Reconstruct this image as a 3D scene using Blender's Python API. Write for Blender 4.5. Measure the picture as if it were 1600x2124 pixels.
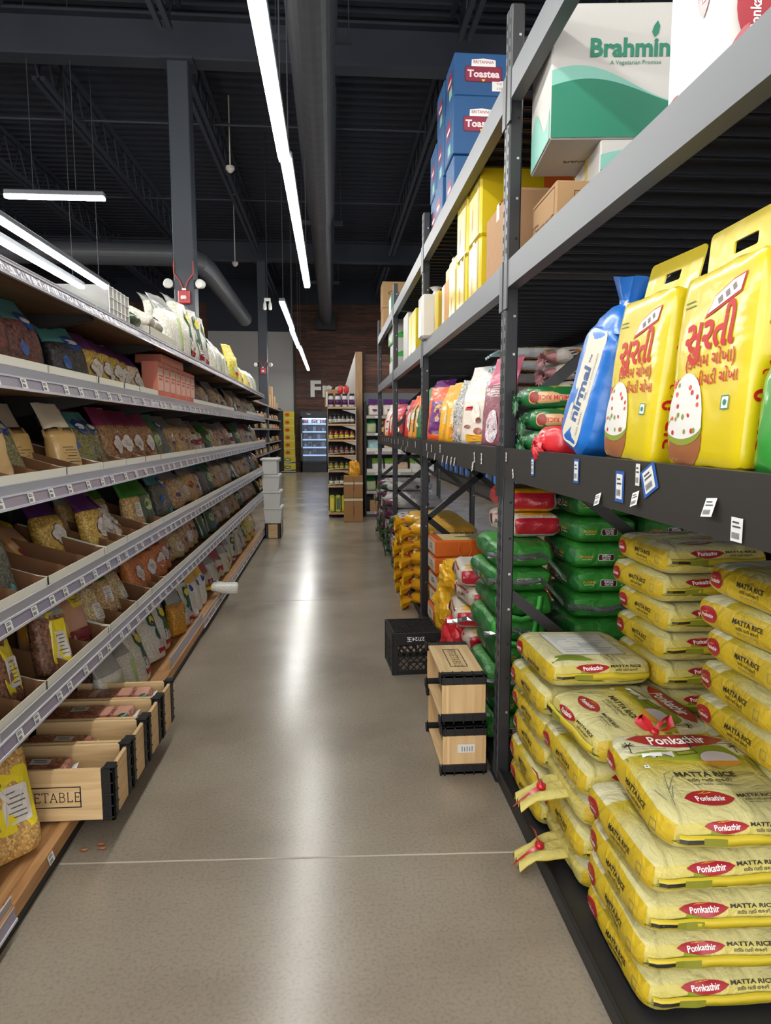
import bpy, math, random
from mathutils import Vector, Matrix, noise
for _o in list(bpy.data.objects): bpy.data.objects.remove(_o, do_unlink=True)
SC = bpy.context.scene
COL = SC.collection
PI = math.pi
RND = random.Random(7)

# ------------------------------------------------------------------ camera, world, exposure
FPX, EYE = 1450.0, 1.5
_y = Vector(((688-800)/FPX, (1062-893)/FPX, -1.0)).normalized()
_pt = math.atan2(1062-893, FPX)
_z = Vector((0, math.cos(_pt), math.sin(_pt))); _z = (_z - _y*_y.dot(_z)).normalized()
_x = _y.cross(_z)
cam_d = bpy.data.cameras.new('camera'); cam = bpy.data.objects.new('camera', cam_d); COL.objects.link(cam)
cam_d.sensor_fit = 'VERTICAL'; cam_d.sensor_height = 36.0; cam_d.lens = 36.0*FPX/2124.0
cam_d.clip_start = .05; cam_d.clip_end = 200
cam.matrix_world = Matrix(((_x[0],_x[1],_x[2],0),(_y[0],_y[1],_y[2],0),(_z[0],_z[1],_z[2],EYE),(0,0,0,1)))
SC.camera = cam
W = bpy.data.worlds.new('store'); SC.world = W; W.use_nodes = True
W.node_tree.nodes['Background'].inputs[0].default_value = (1.0,.98,.95,1)
W.node_tree.nodes['Background'].inputs[1].default_value = 3.3  # added fill light, entering where the room is left open at the near end
SC.view_settings.view_transform = 'Standard'; SC.view_settings.look = 'None'
SC.view_settings.exposure = 0.16; SC.view_settings.gamma = 1.0
SC.view_settings.use_curve_mapping = False
SC.cycles.use_denoising = True
SC.cycles.max_bounces = 6; SC.cycles.diffuse_bounces = 3; SC.cycles.glossy_bounces = 3
SC.cycles.transparent_max_bounces = 12; SC.cycles.transmission_bounces = 4
SC.cycles.caustics_reflective = False; SC.cycles.caustics_refractive = False
SC.cycles.sample_clamp_indirect = 6
LAMP = 38.0          # radiance of every strip lamp's diffuser

# ------------------------------------------------------------------ materials
MATS = {}
def lin(c):
    return tuple(((v/255.0)/12.92 if v/255.0 <= .04045 else (((v/255.0)+.055)/1.055)**2.4) for v in c)
def new_mat(name):
    m = bpy.data.materials.new(name); m.use_nodes = True
    return m, m.node_tree, m.node_tree.nodes['Principled BSDF']
def M(name, rgb, rough=.5, metal=0.0, coat=0.0, emit=0.0, bump=0.0, bscale=40.0, spec=.5, alpha=1.0):
    """plain surface; rgb in 0-255 sRGB"""
    if name in MATS: return MATS[name]
    m, nt, b = new_mat(name); c = lin(rgb)+(1,)
    b.inputs['Base Color'].default_value = c; b.inputs['Roughness'].default_value = rough
    b.inputs['Metallic'].default_value = metal; b.inputs['Coat Weight'].default_value = coat
    b.inputs['Coat Roughness'].default_value = .12; b.inputs['Specular IOR Level'].default_value = spec
    b.inputs['Alpha'].default_value = alpha
    if emit:
        b.inputs['Emission Color'].default_value = c; b.inputs['Emission Strength'].default_value = emit
    if bump: add_bump(nt, b, bump, bscale)
    MATS[name] = m; return m
def add_bump(nt, b, strength, scale, dist=.01, detail=4):
    tc = nt.nodes.new('ShaderNodeTexCoord'); n = nt.nodes.new('ShaderNodeTexNoise'); n.inputs['Scale'].default_value = scale
    n.inputs['Detail'].default_value = detail
    bp = nt.nodes.new('ShaderNodeBump'); bp.inputs['Strength'].default_value = strength; bp.inputs['Distance'].default_value = dist
    nt.links.new(tc.outputs['Object'], n.inputs['Vector']); nt.links.new(n.outputs['Fac'], bp.inputs['Height'])
    nt.links.new(bp.outputs['Normal'], b.inputs['Normal']); return bp
def ramp(nt, fac, stops):
    r = nt.nodes.new('ShaderNodeValToRGB'); e = r.color_ramp.elements
    while len(e) < len(stops): e.new(.5)
    for i, (p, c) in enumerate(stops): e[i].position = p; e[i].color = lin(c)+(1,)
    nt.links.new(fac, r.inputs[0]); return r.outputs[0]
def grain(name, dark, light, scale=140, stretch=(1,1,1), coat=.75, bump=.5):
    """packed seeds or grains seen through glossy film"""
    if name in MATS: return MATS[name]
    m, nt, b = new_mat(name)
    tc = nt.nodes.new('ShaderNodeTexCoord'); mp = nt.nodes.new('ShaderNodeMapping'); mp.inputs['Scale'].default_value = stretch
    v = nt.nodes.new('ShaderNodeTexVoronoi'); v.inputs['Scale'].default_value = scale
    nt.links.new(tc.outputs['Object'], mp.inputs[0]); nt.links.new(mp.outputs[0], v.inputs['Vector'])
    sep = nt.nodes.new('ShaderNodeSeparateColor'); nt.links.new(v.outputs['Color'], sep.inputs[0])
    br = lambda c: tuple(min(250, v*1.24+8) for v in c)
    col = ramp(nt, sep.outputs[0], [(0, br(dark)), (1, br(light))])
    mx = nt.nodes.new('ShaderNodeMix'); mx.data_type = 'RGBA'; mx.blend_type = 'MULTIPLY'
    d = ramp(nt, v.outputs['Distance'], [(0, (255,255,255)), (.75, (176,176,176))])
    mx.inputs[0].default_value = .8; nt.links.new(col, mx.inputs[6]); nt.links.new(d, mx.inputs[7])
    nt.links.new(mx.outputs[2], b.inputs['Base Color'])
    b.inputs['Roughness'].default_value = .55; b.inputs['Coat Weight'].default_value = coat; b.inputs['Coat Roughness'].default_value = .1
    n = nt.nodes.new('ShaderNodeTexNoise'); n.inputs['Scale'].default_value = 34; n.inputs['Detail'].default_value = 3; n.inputs['Distortion'].default_value = 1.8
    bp = nt.nodes.new('ShaderNodeBump'); bp.inputs['Strength'].default_value = .85; bp.inputs['Distance'].default_value = .02
    nt.links.new(tc.outputs['Object'], n.inputs['Vector']); nt.links.new(n.outputs['Fac'], bp.inputs['Height'])
    nt.links.new(bp.outputs['Normal'], b.inputs['Coat Normal'])
    MATS[name] = m; return m
def film(name, rgb, rough=.18, bump=.6, scale=18, coat=.6):
    """printed or tinted plastic film with soft creases"""
    if name in MATS: return MATS[name]
    m, nt, b = new_mat(name)
    b.inputs['Base Color'].default_value = lin(rgb)+(1,); b.inputs['Roughness'].default_value = .38
    b.inputs['Coat Weight'].default_value = coat; b.inputs['Coat Roughness'].default_value = rough
    bp = add_bump(nt, b, bump, scale, .012, 3); nt.links.new(bp.outputs['Normal'], b.inputs['Coat Normal'])
    MATS[name] = m; return m
def clear(name, rgb=(235,240,245), see=.8, rough=.08):
    """clear plastic or glass pane"""
    if name in MATS: return MATS[name]
    m = bpy.data.materials.new(name); m.use_nodes = True; nt = m.node_tree; nt.nodes.clear()
    o = nt.nodes.new('ShaderNodeOutputMaterial'); mix = nt.nodes.new('ShaderNodeMixShader')
    t = nt.nodes.new('ShaderNodeBsdfTransparent'); t.inputs[0].default_value = lin(rgb)+(1,)
    p = nt.nodes.new('ShaderNodeBsdfPrincipled'); p.inputs['Base Color'].default_value = lin(rgb)+(1,); p.inputs['Roughness'].default_value = rough
    fr = nt.nodes.new('ShaderNodeLayerWeight'); fr.inputs[0].default_value = .25
    ma = nt.nodes.new('ShaderNodeMath'); ma.operation = 'ADD'; ma.inputs[1].default_value = 1-see; ma.use_clamp = True
    nt.links.new(fr.outputs['Fresnel'], ma.inputs[0]); nt.links.new(ma.outputs[0], mix.inputs[0])
    nt.links.new(t.outputs[0], mix.inputs[1]); nt.links.new(p.outputs[0], mix.inputs[2]); nt.links.new(mix.outputs[0], o.inputs[0])
    MATS[name] = m; return m
def wood(name, a, b_, axis=(3,40,40), rough=.5, plank=None):
    if name in MATS: return MATS[name]
    m, nt, b = new_mat(name); tc = nt.nodes.new('ShaderNodeTexCoord'); mp = nt.nodes.new('ShaderNodeMapping'); mp.inputs['Scale'].default_value = axis
    n = nt.nodes.new('ShaderNodeTexNoise'); n.inputs['Scale'].default_value = 1.0; n.inputs['Detail'].default_value = 5; n.inputs['Distortion'].default_value = .8
    nt.links.new(tc.outputs['Object'], mp.inputs[0]); nt.links.new(mp.outputs[0], n.inputs['Vector'])
    c = ramp(nt, n.outputs['Fac'], [(.3, a), (.7, b_)])
    if plank:
        br = nt.nodes.new('ShaderNodeTexBrick'); br.inputs['Scale'].default_value = 1.0; br.inputs['Brick Width'].default_value = plank[0]; br.inputs['Row Height'].default_value = plank[1]
        br.inputs['Mortar Size'].default_value = .004; br.inputs['Color1'].default_value = (1,1,1,1); br.inputs['Color2'].default_value = (.42,.40,.38,1); br.inputs['Mortar'].default_value = (.25,.22,.2,1)
        sx = nt.nodes.new('ShaderNodeSeparateXYZ'); cx = nt.nodes.new('ShaderNodeCombineXYZ'); nt.links.new(tc.outputs['Object'], sx.inputs[0])
        ad = nt.nodes.new('ShaderNodeMath'); ad.operation = 'ADD'; nt.links.new(sx.outputs[0], ad.inputs[0]); nt.links.new(sx.outputs[1], ad.inputs[1])
        nt.links.new(ad.outputs[0], cx.inputs[0]); nt.links.new(sx.outputs[2], cx.inputs[1]); nt.links.new(cx.outputs[0], br.inputs['Vector'])
        mx = nt.nodes.new('ShaderNodeMix'); mx.data_type = 'RGBA'; mx.blend_type = 'MULTIPLY'; mx.inputs[0].default_value = 1
        nt.links.new(c, mx.inputs[6]); nt.links.new(br.outputs['Color'], mx.inputs[7]); c = mx.outputs[2]
    nt.links.new(c, b.inputs['Base Color']); b.inputs['Roughness'].default_value = rough
    MATS[name] = m; return m
def sackcloth(name, top, low=None, mid=None, weave=.25, rough=.42, coat=.15):
    """woven plastic sack; optional printed colour change along the sack (local y)"""
    if name in MATS: return MATS[name]
    m, nt, b = new_mat(name); b.inputs['Roughness'].default_value = rough; b.inputs['Coat Weight'].default_value = coat; b.inputs['Coat Roughness'].default_value = .3
    tc = nt.nodes.new('ShaderNodeTexCoord')
    if low is None: b.inputs['Base Color'].default_value = lin(top)+(1,)
    else:
        sx = nt.nodes.new('ShaderNodeSeparateXYZ'); nt.links.new(tc.outputs['Generated'], sx.inputs[0])
        nt.links.new(ramp(nt, sx.outputs[1], [(0, low), (.32, low), (.60, mid), (.66, mid), (.67, top), (1, top)]), b.inputs['Base Color'])
    n = nt.nodes.new('ShaderNodeTexNoise'); n.inputs['Scale'].default_value = 10; n.inputs['Detail'].default_value = 6; n.inputs['Distortion'].default_value = 1.6
    w = nt.nodes.new('ShaderNodeTexChecker'); w.inputs['Scale'].default_value = 420
    a = nt.nodes.new('ShaderNodeMath'); a.operation = 'MULTIPLY_ADD'; a.inputs[1].default_value = .02
    nt.links.new(tc.outputs['Object'], n.inputs['Vector']); nt.links.new(tc.outputs['Object'], w.inputs['Vector'])
    nt.links.new(w.outputs['Fac'], a.inputs[0]); nt.links.new(n.outputs['Fac'], a.inputs[2])
    bp = nt.nodes.new('ShaderNodeBump'); bp.inputs['Strength'].default_value = .6; bp.inputs['Distance'].default_value = .035
    nt.links.new(a.outputs[0], bp.inputs['Height']); nt.links.new(bp.outputs['Normal'], b.inputs['Normal']); MATS[name] = m; return m

WHITE = M('print_white', (238,238,234), .5); BLACK = M('print_black', (28,27,26), .5); RED = M('print_red', (170,22,40), .45)
GREEN = M('print_green', (20,120,92), .5); LGREEN = M('print_light_green', (128,186,172), .5); YELLOW = M('print_yellow', (232,190,40), .5)
CREAM = M('print_cream', (228,224,190), .5); GREY = M('print_grey', (120,118,112), .5); ORANGE = M('print_orange', (218,98,32), .5)
CARD = M('cardboard', (168,132,92), .8, bump=.15, bscale=60); CARDIN = M('cardboard_inside', (112,76,46), .85)
CARDW = M('white_cardboard', (214,212,200), .6); CARDWHITE = M('white_carton', (194,191,186), .5, bump=.12, bscale=25)
BLACKMETAL = M('black_steel', (30,30,32), .42, spec=.5); DARKBEAM = M('dark_brown_beam', (44,40,37), .5)
SHEENBEAM = M('sheen_beam', (104,106,111), .42); BLKPLASTIC = M('black_plastic', (22,22,23), .45)  # grey of the upper beams stands in for light glancing off their gloss
SILVER = M('silver', (170,172,175), .25, .9)

# ------------------------------------------------------------------ mesh building
class MB:
    def __init__(s): s.v = []; s.f = []; s.m = []; s.mats = []
    def mi(s, mat):
        if mat not in s.mats: s.mats.append(mat)
        return s.mats.index(mat)
    def add(s, vs, fs, mat):
        o = len(s.v); s.v += [tuple(p) for p in vs]; k = s.mi(mat)
        for f in fs: s.f.append(tuple(i+o for i in f)); s.m.append(k)
        return s
    def box(s, x0, x1, y0, y1, z0, z1, mat, ch=0.0):
        if ch <= 0:
            vs = [(x0,y0,z0),(x1,y0,z0),(x1,y1,z0),(x0,y1,z0),(x0,y0,z1),(x1,y0,z1),(x1,y1,z1),(x0,y1,z1)]
            return s.add(vs, [(3,2,1,0),(4,5,6,7),(0,1,5,4),(1,2,6,5),(2,3,7,6),(3,0,4,7)], mat)
        c = ((x0+x1)/2,(y0+y1)/2,(z0+z1)/2); h = ((x1-x0)/2,(y1-y0)/2,(z1-z0)/2); ch = min(ch, *[q*.98 for q in h])
        vs = []; ix = {}
        for sx in (-1,1):
            for sy in (-1,1):
                for sz in (-1,1):
                    for a in range(3):
                        d = [h[0]-ch, h[1]-ch, h[2]-ch]; d[a] = h[a]
                        ix[(sx,sy,sz,a)] = len(vs); vs.append((c[0]+sx*d[0], c[1]+sy*d[1], c[2]+sz*d[2]))
        fs = []
        def q(keys, out):
            p = [Vector(vs[ix[k]]) for k in keys]; n = (p[1]-p[0]).cross(p[2]-p[0]); cc = sum(p, Vector())/len(p)-Vector(c)
            f = [ix[k] for k in keys]
            if n.dot(cc) < 0: f.reverse()
            fs.append(f)
        o4 = [(-1,-1),(1,-1),(1,1),(-1,1)]
        for sg in (-1,1):
            q([(sg,a,b,0) for a,b in o4],0); q([(a,sg,b,1) for a,b in o4],0); q([(a,b,sg,2) for a,b in o4],0)
        for a in (-1,1):
            for b in (-1,1):
                q([(-1,a,b,1),(1,a,b,1),(1,a,b,2),(-1,a,b,2)],0); q([(a,-1,b,0),(a,1,b,0),(a,1,b,2),(a,-1,b,2)],0); q([(a,b,-1,0),(a,b,1,0),(a,b,1,1),(a,b,-1,1)],0)
                for d in (-1,1): q([(a,b,d,0),(a,b,d,1),(a,b,d,2)],0)
        return s.add(vs, fs, mat)
    def ext(s, poly, axis, a0, a1, mat):
        """extrude a 2D outline along an axis; outline holds the other two coordinates in xyz order"""
        n = len(poly)
        def mk(p, a): q = list(p); q.insert('xyz'.index(axis), a); return tuple(q)
        vs = [mk(p, a0) for p in poly]+[mk(p, a1) for p in poly]
        ar = sum(poly[i][0]*poly[(i+1)%n][1]-poly[(i+1)%n][0]*poly[i][1] for i in range(n))
        flip = (ar < 0) != (axis == 'y')
        fs = [tuple(range(n))[::-1], tuple(range(n, 2*n))]+[(i, (i+1)%n, n+(i+1)%n, n+i) for i in range(n)]
        if flip: fs = [tuple(f[::-1]) for f in fs]
        return s.add(vs, fs, mat)
    def tube(s, pts, r, mat, n=8, close=False, caps=True):
        P = [Vector(p) for p in pts]; vs = []; fs = []; m = len(P); up = None
        for i, p in enumerate(P):
            t = ((P[(i+1)%m] if (close or i < m-1) else p)-(P[i-1] if (close or i > 0) else p)).normalized()
            if up is None or abs(up.dot(t)) > .95: up = Vector((0,0,1)) if abs(t.z) < .9 else Vector((1,0,0))
            a = t.cross(up).normalized(); b = a.cross(t).normalized(); up = b
            rr = r[i] if isinstance(r, (list, tuple)) else r
            for k in range(n): w = 2*PI*k/n; vs.append(p+a*math.cos(w)*rr+b*math.sin(w)*rr)
        for i in range(m if close else m-1):
            j = (i+1)%m
            for k in range(n): fs.append((i*n+k, j*n+k, j*n+(k+1)%n, i*n+(k+1)%n)[::-1])
        if caps and not close: fs.append(tuple(range(n))); fs.append(tuple(range((m-1)*n, m*n))[::-1])
        return s.add(vs, fs, mat)
    def lathe(s, prof, mat, n=16, c=(0,0,0)):
        vs = []; fs = []; m = len(prof)
        for r, z in prof:
            for k in range(n): w = 2*PI*k/n; vs.append((c[0]+r*math.cos(w), c[1]+r*math.sin(w), c[2]+z))
        for i in range(m-1):
            for k in range(n): fs.append((i*n+k, i*n+(k+1)%n, (i+1)*n+(k+1)%n, (i+1)*n+k))
        fs.append(tuple(range(n))[::-1]); fs.append(tuple(range((m-1)*n, m*n)))
        return s.add(vs, fs, mat)
    def bar(s, a, b, w, t, mat, nrm=(0,1,0)):
        """flat bar from a to b, w wide across, t thick along nrm"""
        a = Vector(a); b = Vector(b); d = (b-a).normalized(); nn = Vector(nrm).normalized(); sd = d.cross(nn).normalized()*w/2; nn = nn*t/2
        vs = [p+i*sd+j*nn for p in (a,b) for i,j in ((-1,-1),(1,-1),(1,1),(-1,1))]
        return s.add(vs, [(0,1,2,3),(7,6,5,4),(0,4,5,1),(1,5,6,2),(2,6,7,3),(3,7,4,0)], mat)
    def decal(s, flat, fn, mat):
        vs, fs = flat; return s.add([fn(p[0], p[1]) for p in vs], fs, mat)
    def mesh(s, name, smooth=False):
        me = bpy.data.meshes.new(name); me.from_pydata(s.v, [], s.f)
        for m in s.mats: me.materials.append(m)
        me.polygons.foreach_set('material_index', s.m)
        if smooth: me.polygons.foreach_set('use_smooth', [True]*len(s.f))
        me.update(); return me
    def build(s, name, parent=None, loc=(0,0,0), rot=(0,0,0), smooth=False):
        return link(name, s.mesh(name, smooth), parent, loc, rot)
def link(name, me, parent=None, loc=(0,0,0), rot=(0,0,0)):
    o = bpy.data.objects.new(name, me); COL.objects.link(o); o.location = loc; o.rotation_euler = rot
    if parent is not None: o.parent = parent
    return o
def tag(o, label, cat, group=None, kind=None):
    o['label'] = label; o['category'] = cat
    if group: o['group'] = group
    if kind: o['kind'] = kind
    return o
def empty(name, label, cat, loc=(0,0,0), rot=(0,0,0), group=None):
    return tag(link(name, None, None, loc, rot), label, cat, group)
def struct(o): o['kind'] = 'structure'; return o
def copy_tree(o, loc=None, rot=None, label=None, group=None, parent=None):
    c = o.copy(); COL.objects.link(c)
    if parent is not None: c.parent = parent
    else:
        if loc is not None: c.location = loc
        if rot is not None: c.rotation_euler = rot
        if label: c['label'] = label
        if group: c['group'] = group
    for ch in list(o.children): copy_tree(ch, parent=c)
    return c
ORD = ['first','second','third','fourth','fifth','sixth','seventh','eighth','ninth','tenth','eleventh','twelfth','thirteenth','fourteenth','fifteenth','sixteenth','seventeenth','eighteenth','nineteenth','twentieth']

# ------------------------------------------------------------------ flat shapes and lettering
_T = {}
def txt(s, h, bold=0.0, ax='CENTER', spread=1.0, shear=0.0):
    """letters as flat outlines; h = height of a capital"""
    k = (s, bold, ax, spread, shear)
    if k not in _T:
        c = bpy.data.curves.new('t', 'FONT'); c.body = s; c.align_x = ax; c.align_y = 'CENTER'; c.resolution_u = 2; c.offset = bold; c.space_character = spread; c.shear = shear
        o = bpy.data.objects.new('t', c); COL.objects.link(o); me = bpy.data.meshes.new_from_object(o)
        _T[k] = ([v.co[:2] for v in me.vertices], [tuple(p.vertices) for p in me.polygons])
        bpy.data.objects.remove(o); bpy.data.curves.remove(c); bpy.data.meshes.remove(me)
    vs, fs = _T[k]; q = h/.70
    return [(x*q, y*q) for x, y in vs], fs
def at2(flat, dx, dy, rot=0.0, sx=1.0, sy=1.0):
    c, s_ = math.cos(rot), math.sin(rot)
    return [((x*sx)*c-(y*sy)*s_+dx, (x*sx)*s_+(y*sy)*c+dy) for x, y in flat[0]], flat[1]
def rings(outline, n=3, c=(0,0)):
    """filled star-shaped outline, cut into rings so that it follows a curved face"""
    m = len(outline); vs = [c]; fs = []
    for r in range(1, n+1): vs += [(c[0]+(x-c[0])*r/n, c[1]+(y-c[1])*r/n) for x, y in outline]
    for k in range(m): fs.append((0, 1+k, 1+(k+1)%m))
    for r in range(n-1):
        for k in range(m): fs.append((1+r*m+k, 1+(r+1)*m+k, 1+(r+1)*m+(k+1)%m, 1+r*m+(k+1)%m))
    return vs, fs
def ell(w, h, n=20, p=1.0): return [(w/2*math.cos(2*PI*k/n), h/2*math.copysign(abs(math.sin(2*PI*k/n))**p, math.sin(2*PI*k/n))) for k in range(n)]
def lens(w, h, n=9):
    top = [(-w/2+w*k/n, h/2*(1-(2*k/n-1)**2)**.8) for k in range(n+1)]
    return top[::-1]+[(x, -y) for x, y in top[1:-1]]
def rect(w, h, nx=4, ny=4):
    vs = [(-w/2+w*i/nx, -h/2+h*j/ny) for j in range(ny+1) for i in range(nx+1)]
    return vs, [(j*(nx+1)+i, j*(nx+1)+i+1, (j+1)*(nx+1)+i+1, (j+1)*(nx+1)+i) for j in range(ny) for i in range(nx)]
def rrect(w, h, r, n=4):
    o = []
    for cx, cy, a in ((w/2-r, h/2-r, 0), (-w/2+r, h/2-r, 90), (-w/2+r, -h/2+r, 180), (w/2-r, -h/2+r, 270)):
        for k in range(n+1): t = math.radians(a+90*k/n); o.append((cx+r*math.cos(t), cy+r*math.sin(t)))
    return o
def strokes(lines, w):
    """thin printed lines"""
    vs = []; fs = []
    for a, b in lines:
        d = Vector((b[0]-a[0], b[1]-a[1])).normalized(); n = Vector((-d.y, d.x))*w/2; o = len(vs)
        vs += [(a[0]-n.x, a[1]-n.y), (b[0]-n.x, b[1]-n.y), (b[0]+n.x, b[1]+n.y), (a[0]+n.x, a[1]+n.y)]; fs.append((o, o+1, o+2, o+3))
    return vs, fs
def frame2(w, h, t): return strokes([((-w/2,-h/2),(w/2,-h/2)),((-w/2,h/2),(w/2,h/2)),((-w/2,-h/2-t/2),(-w/2,h/2+t/2)),((w/2,-h/2-t/2),(w/2,h/2+t/2))], t)

# ================================================================== the setting
def concrete():
    m, nt, b = new_mat('polished_concrete'); tc = nt.nodes.new('ShaderNodeTexCoord')
    n1 = nt.nodes.new('ShaderNodeTexNoise'); n1.inputs['Scale'].default_value = 1.3; n1.inputs['Detail'].default_value = 6
    n2 = nt.nodes.new('ShaderNodeTexNoise'); n2.inputs['Scale'].default_value = 90; n2.inputs['Detail'].default_value = 2
    for n in (n1, n2): nt.links.new(tc.outputs['Object'], n.inputs['Vector'])
    a = ramp(nt, n1.outputs['Fac'], [(.3, (134,122,107)), (.5, (151,139,123)), (.72, (162,151,135))])
    c = ramp(nt, n2.outputs['Fac'], [(.3, (222,222,222)), (.5, (246,246,246)), (.75, (255,255,255))])
    mx = nt.nodes.new('ShaderNodeMix'); mx.data_type = 'RGBA'; mx.blend_type = 'MULTIPLY'; mx.inputs[0].default_value = .8
    nt.links.new(a, mx.inputs[6]); nt.links.new(c, mx.inputs[7]); nt.links.new(mx.outputs[2], b.inputs['Base Color'])
    r = nt.nodes.new('ShaderNodeMapRange'); r.inputs[3].default_value = .19; r.inputs[4].default_value = .262
    nt.links.new(n1.outputs['Fac'], r.inputs[0]); nt.links.new(r.outputs[0], b.inputs['Roughness'])
    b.inputs['Specular IOR Level'].default_value = .5
    return m
CONC = concrete(); JOINT = M('joint_filler', (186,176,160), .6)
mb = MB(); mb.add([(-14,-5.6,0),(6,-5.6,0),(6,27,0),(-14,27,0)], [(0,1,2,3)], CONC)
mb.add([(-.96,2.352,.0006),(.74,2.296,.0006),(.74,2.305,.0006),(-.96,2.361,.0006)], [(0,1,2,3)], JOINT)
for yy in (6.12, 10.1, 14.0, 18.0): mb.box(-14, 6, yy, yy+.006, -.001, .0006, M('joint_dark', (112,104,94), .6))
struct(mb.build('floor'))
CEIL = M('black_ceiling_paint', (40,45,58), .7); STEEL = M('dark_ceiling_steel', (50,55,67), .6)
mb = MB()
prof = []; yy = -5.6
while yy < 27: prof += [(yy, 6.95), (yy+.07, 6.95), (yy+.10, 6.88), (yy+.20, 6.88), (yy+.23, 6.95)]; yy += .25
prof += [(27, 6.95), (27, 7.02), (-5.6, 7.02)]
mb.ext(prof, 'x', -14, 6, CEIL); struct(mb.build('ceiling'))
BRICKWOOD = wood('brown_wood_panel', (62,36,26), (122,74,52), (2.2,2.2,26), .6, (1.1,.085))
mb = MB(); mb.box(-14, 6, 26.2, 26.4, 0, 6.05, BRICKWOOD); mb.box(-14, 6, 26.15, 26.4, 6.05, 6.95, CEIL); struct(mb.build('wall_back'))
mb = MB(); mb.box(-4.4, -1.37, 26.08, 26.2, 0, 5.05, M('grey_wall_paint', (176,174,172), .7)); mb.box(-4.4,-1.37,26.06,26.2,5.05,6.05,CEIL); mb.box(-1.37,-1.30,26.06,26.2,0,5.05,M('dark_trim',(50,46,44),.6)); struct(mb.build('wall_grey_back'))
mb = MB(); mb.box(-14.2, -14, -5.6, 26.2, 0, 6.95, BRICKWOOD); struct(mb.build('wall_left'))
mb = MB(); mb.box(4.35, 4.55, -5.6, 26.2, 0, 6.95, M('right_wall_paint', (70,70,74), .8)); struct(mb.build('wall_right'))
# wing partition behind the end-cap shelf and the brown panel across the end of the rack
mb = MB(); mb.box(.43, .54, 12.45, 23, 0, 2.86, M('grey_partition', (172,166,160), .55)); mb.box(.425,.545,12.40,12.45,0,2.86, wood('tan_edge', (150,112,78), (182,146,106), (30,30,3), .6)); struct(mb.build('wall_partition'))
mb = MB(); mb.box(.56, 1.78, 12.62, 12.68, 0, 2.84, BRICKWOOD); mb.box(.545,.565,12.56,12.68,0,2.86,M('dark_trim',(50,46,44),.6)); struct(mb.build('wall_cross'))

# ceiling steel: girders, open web joists, columns, pipes, ducts
def girder(y, z0=6.05):
    mb = MB(); mb.box(-14, 6, y-.13, y+.13, z0, z0+.03, STEEL); mb.box(-14, 6, y-.012, y+.012, z0+.03, z0+.5, STEEL); mb.box(-14, 6, y-.13, y+.13, z0+.5, z0+.53, STEEL)
    return mb
for i, y in enumerate((9.5, 19.8)):
    tag(struct(girder(y).build('ceiling_girder')), 'dark steel girder across the ceiling '+('over the first column' if i == 0 else 'over the far column'), 'girder', 'ceiling girders')
def joist(x, y0, y1):
    mb = MB(); zt, zb = 6.66, 6.1
    for dx in (-.055, .055):
        mb.box(x+dx-.03, x+dx+.03, y0+.55, y1-.55, zb, zb+.05, STEEL); mb.box(x+dx-.03, x+dx+.03, y0, y1, zt, zt+.05, STEEL)
    n = int((y1-y0-1.1)/.6); st = (y1-y0-1.1)/n
    pts = []
    for k in range(n+1): pts.append((y0+.55+k*st, zb+.03)); 
    for k in range(n):
        a = pts[k]; b = pts[k+1]; mid = ((a[0]+b[0])/2, zt+.02)
        mb.tube([(x, a[0], a[1]), (x, mid[0], mid[1])], .014, STEEL, 5, caps=False); mb.tube([(x, mid[0], mid[1]), (x, b[0], b[1])], .014, STEEL, 5, caps=False)
    mb.tube([(x, y0+.1, zt), (x, pts[0][0], pts[0][1])], .016, STEEL, 5); mb.tube([(x, y1-.1, zt), (x, pts[-1][0], pts[-1][1])], .016, STEEL, 5)
    return mb
for x, nm in ((-7.6,'beyond the outer lamps'), (-5.7,'outermost on the column side'), (-3.82,'between the lamps and the outer wall'), (-1.88,'in line with the columns'), (.02,'beside the round duct'), (1.62,'above the storage rack'), (3.4,'above the freezer aisle')):
    for y0, y1, w in ((-.4, 9.4, 'near'), (9.6, 19.7, 'middle'), (19.9, 26.1, 'far')):
        tag(struct(joist(x, y0, y1).build('ceiling_joist')), f'dark open web roof joist {nm}, {w} bay', 'joist', 'open web roof joists')
mb = MB()
for y, z in ((6.3,6.0),(11.6,6.2),(15.5,6.3)): mb.tube([(-14,y,z),(6,y,z)], .022, STEEL, 8)
tag(mb.build('sprinkler_pipe'), 'thin dark sprinkler pipes running across under the roof deck', 'pipe', kind='structure')
def column(x, y, w, label):
    mb = MB(); mb.box(x-w/2, x+w/2, y-w/2, y+w/2, 0, 6.06, M('column_paint', (56,62,72), .5), .012); mb.box(x-w*.75, x+w*.75, y-w*.75, y+w*.75, 6.03, 6.06, STEEL)
    return tag(struct(mb.build('column')), label, 'column')
column(-1.86, 9.5, .26, 'dark grey square column rising behind the bagged rice on the top shelf')
column(-1.86, 19.8, .24, 'dark grey square column farther down the store before the grey wall')
DUCT = M('duct_paint', (78,80,86), .45)
def duct(path, r, label, steps=.11):
    mb = MB(); pts = []; rr = []
    for a, b in zip(path, path[1:]):
        a = Vector(a); b = Vector(b); n = max(2, int((b-a).length/steps))
        for k in range(n): pts.append(a.lerp(b, k/n)); rr.append(r*(1.0 if len(pts)%2 else 1.012))
    pts.append(Vector(path[-1])); rr.append(r); mb.tube(pts, rr, DUCT, 28)
    return mb
mb = duct([(-.165,-2,5.42),(-.165,13.2,5.42)], .235, ''); mb.tube([(-.165,13.2,5.42),(-.165,13.7,5.42)], [.235,.2], DUCT, 28)
d2 = duct([(-.165,13.7,5.42),(-.165,25.9,5.42)], .2, ''); o = len(mb.v); mb.add(d2.v, d2.f, DUCT)
mb.box(-.5,.17,25.7,26.19,5.1,5.75, M('duct_collar', (40,42,48), .6))
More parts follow.
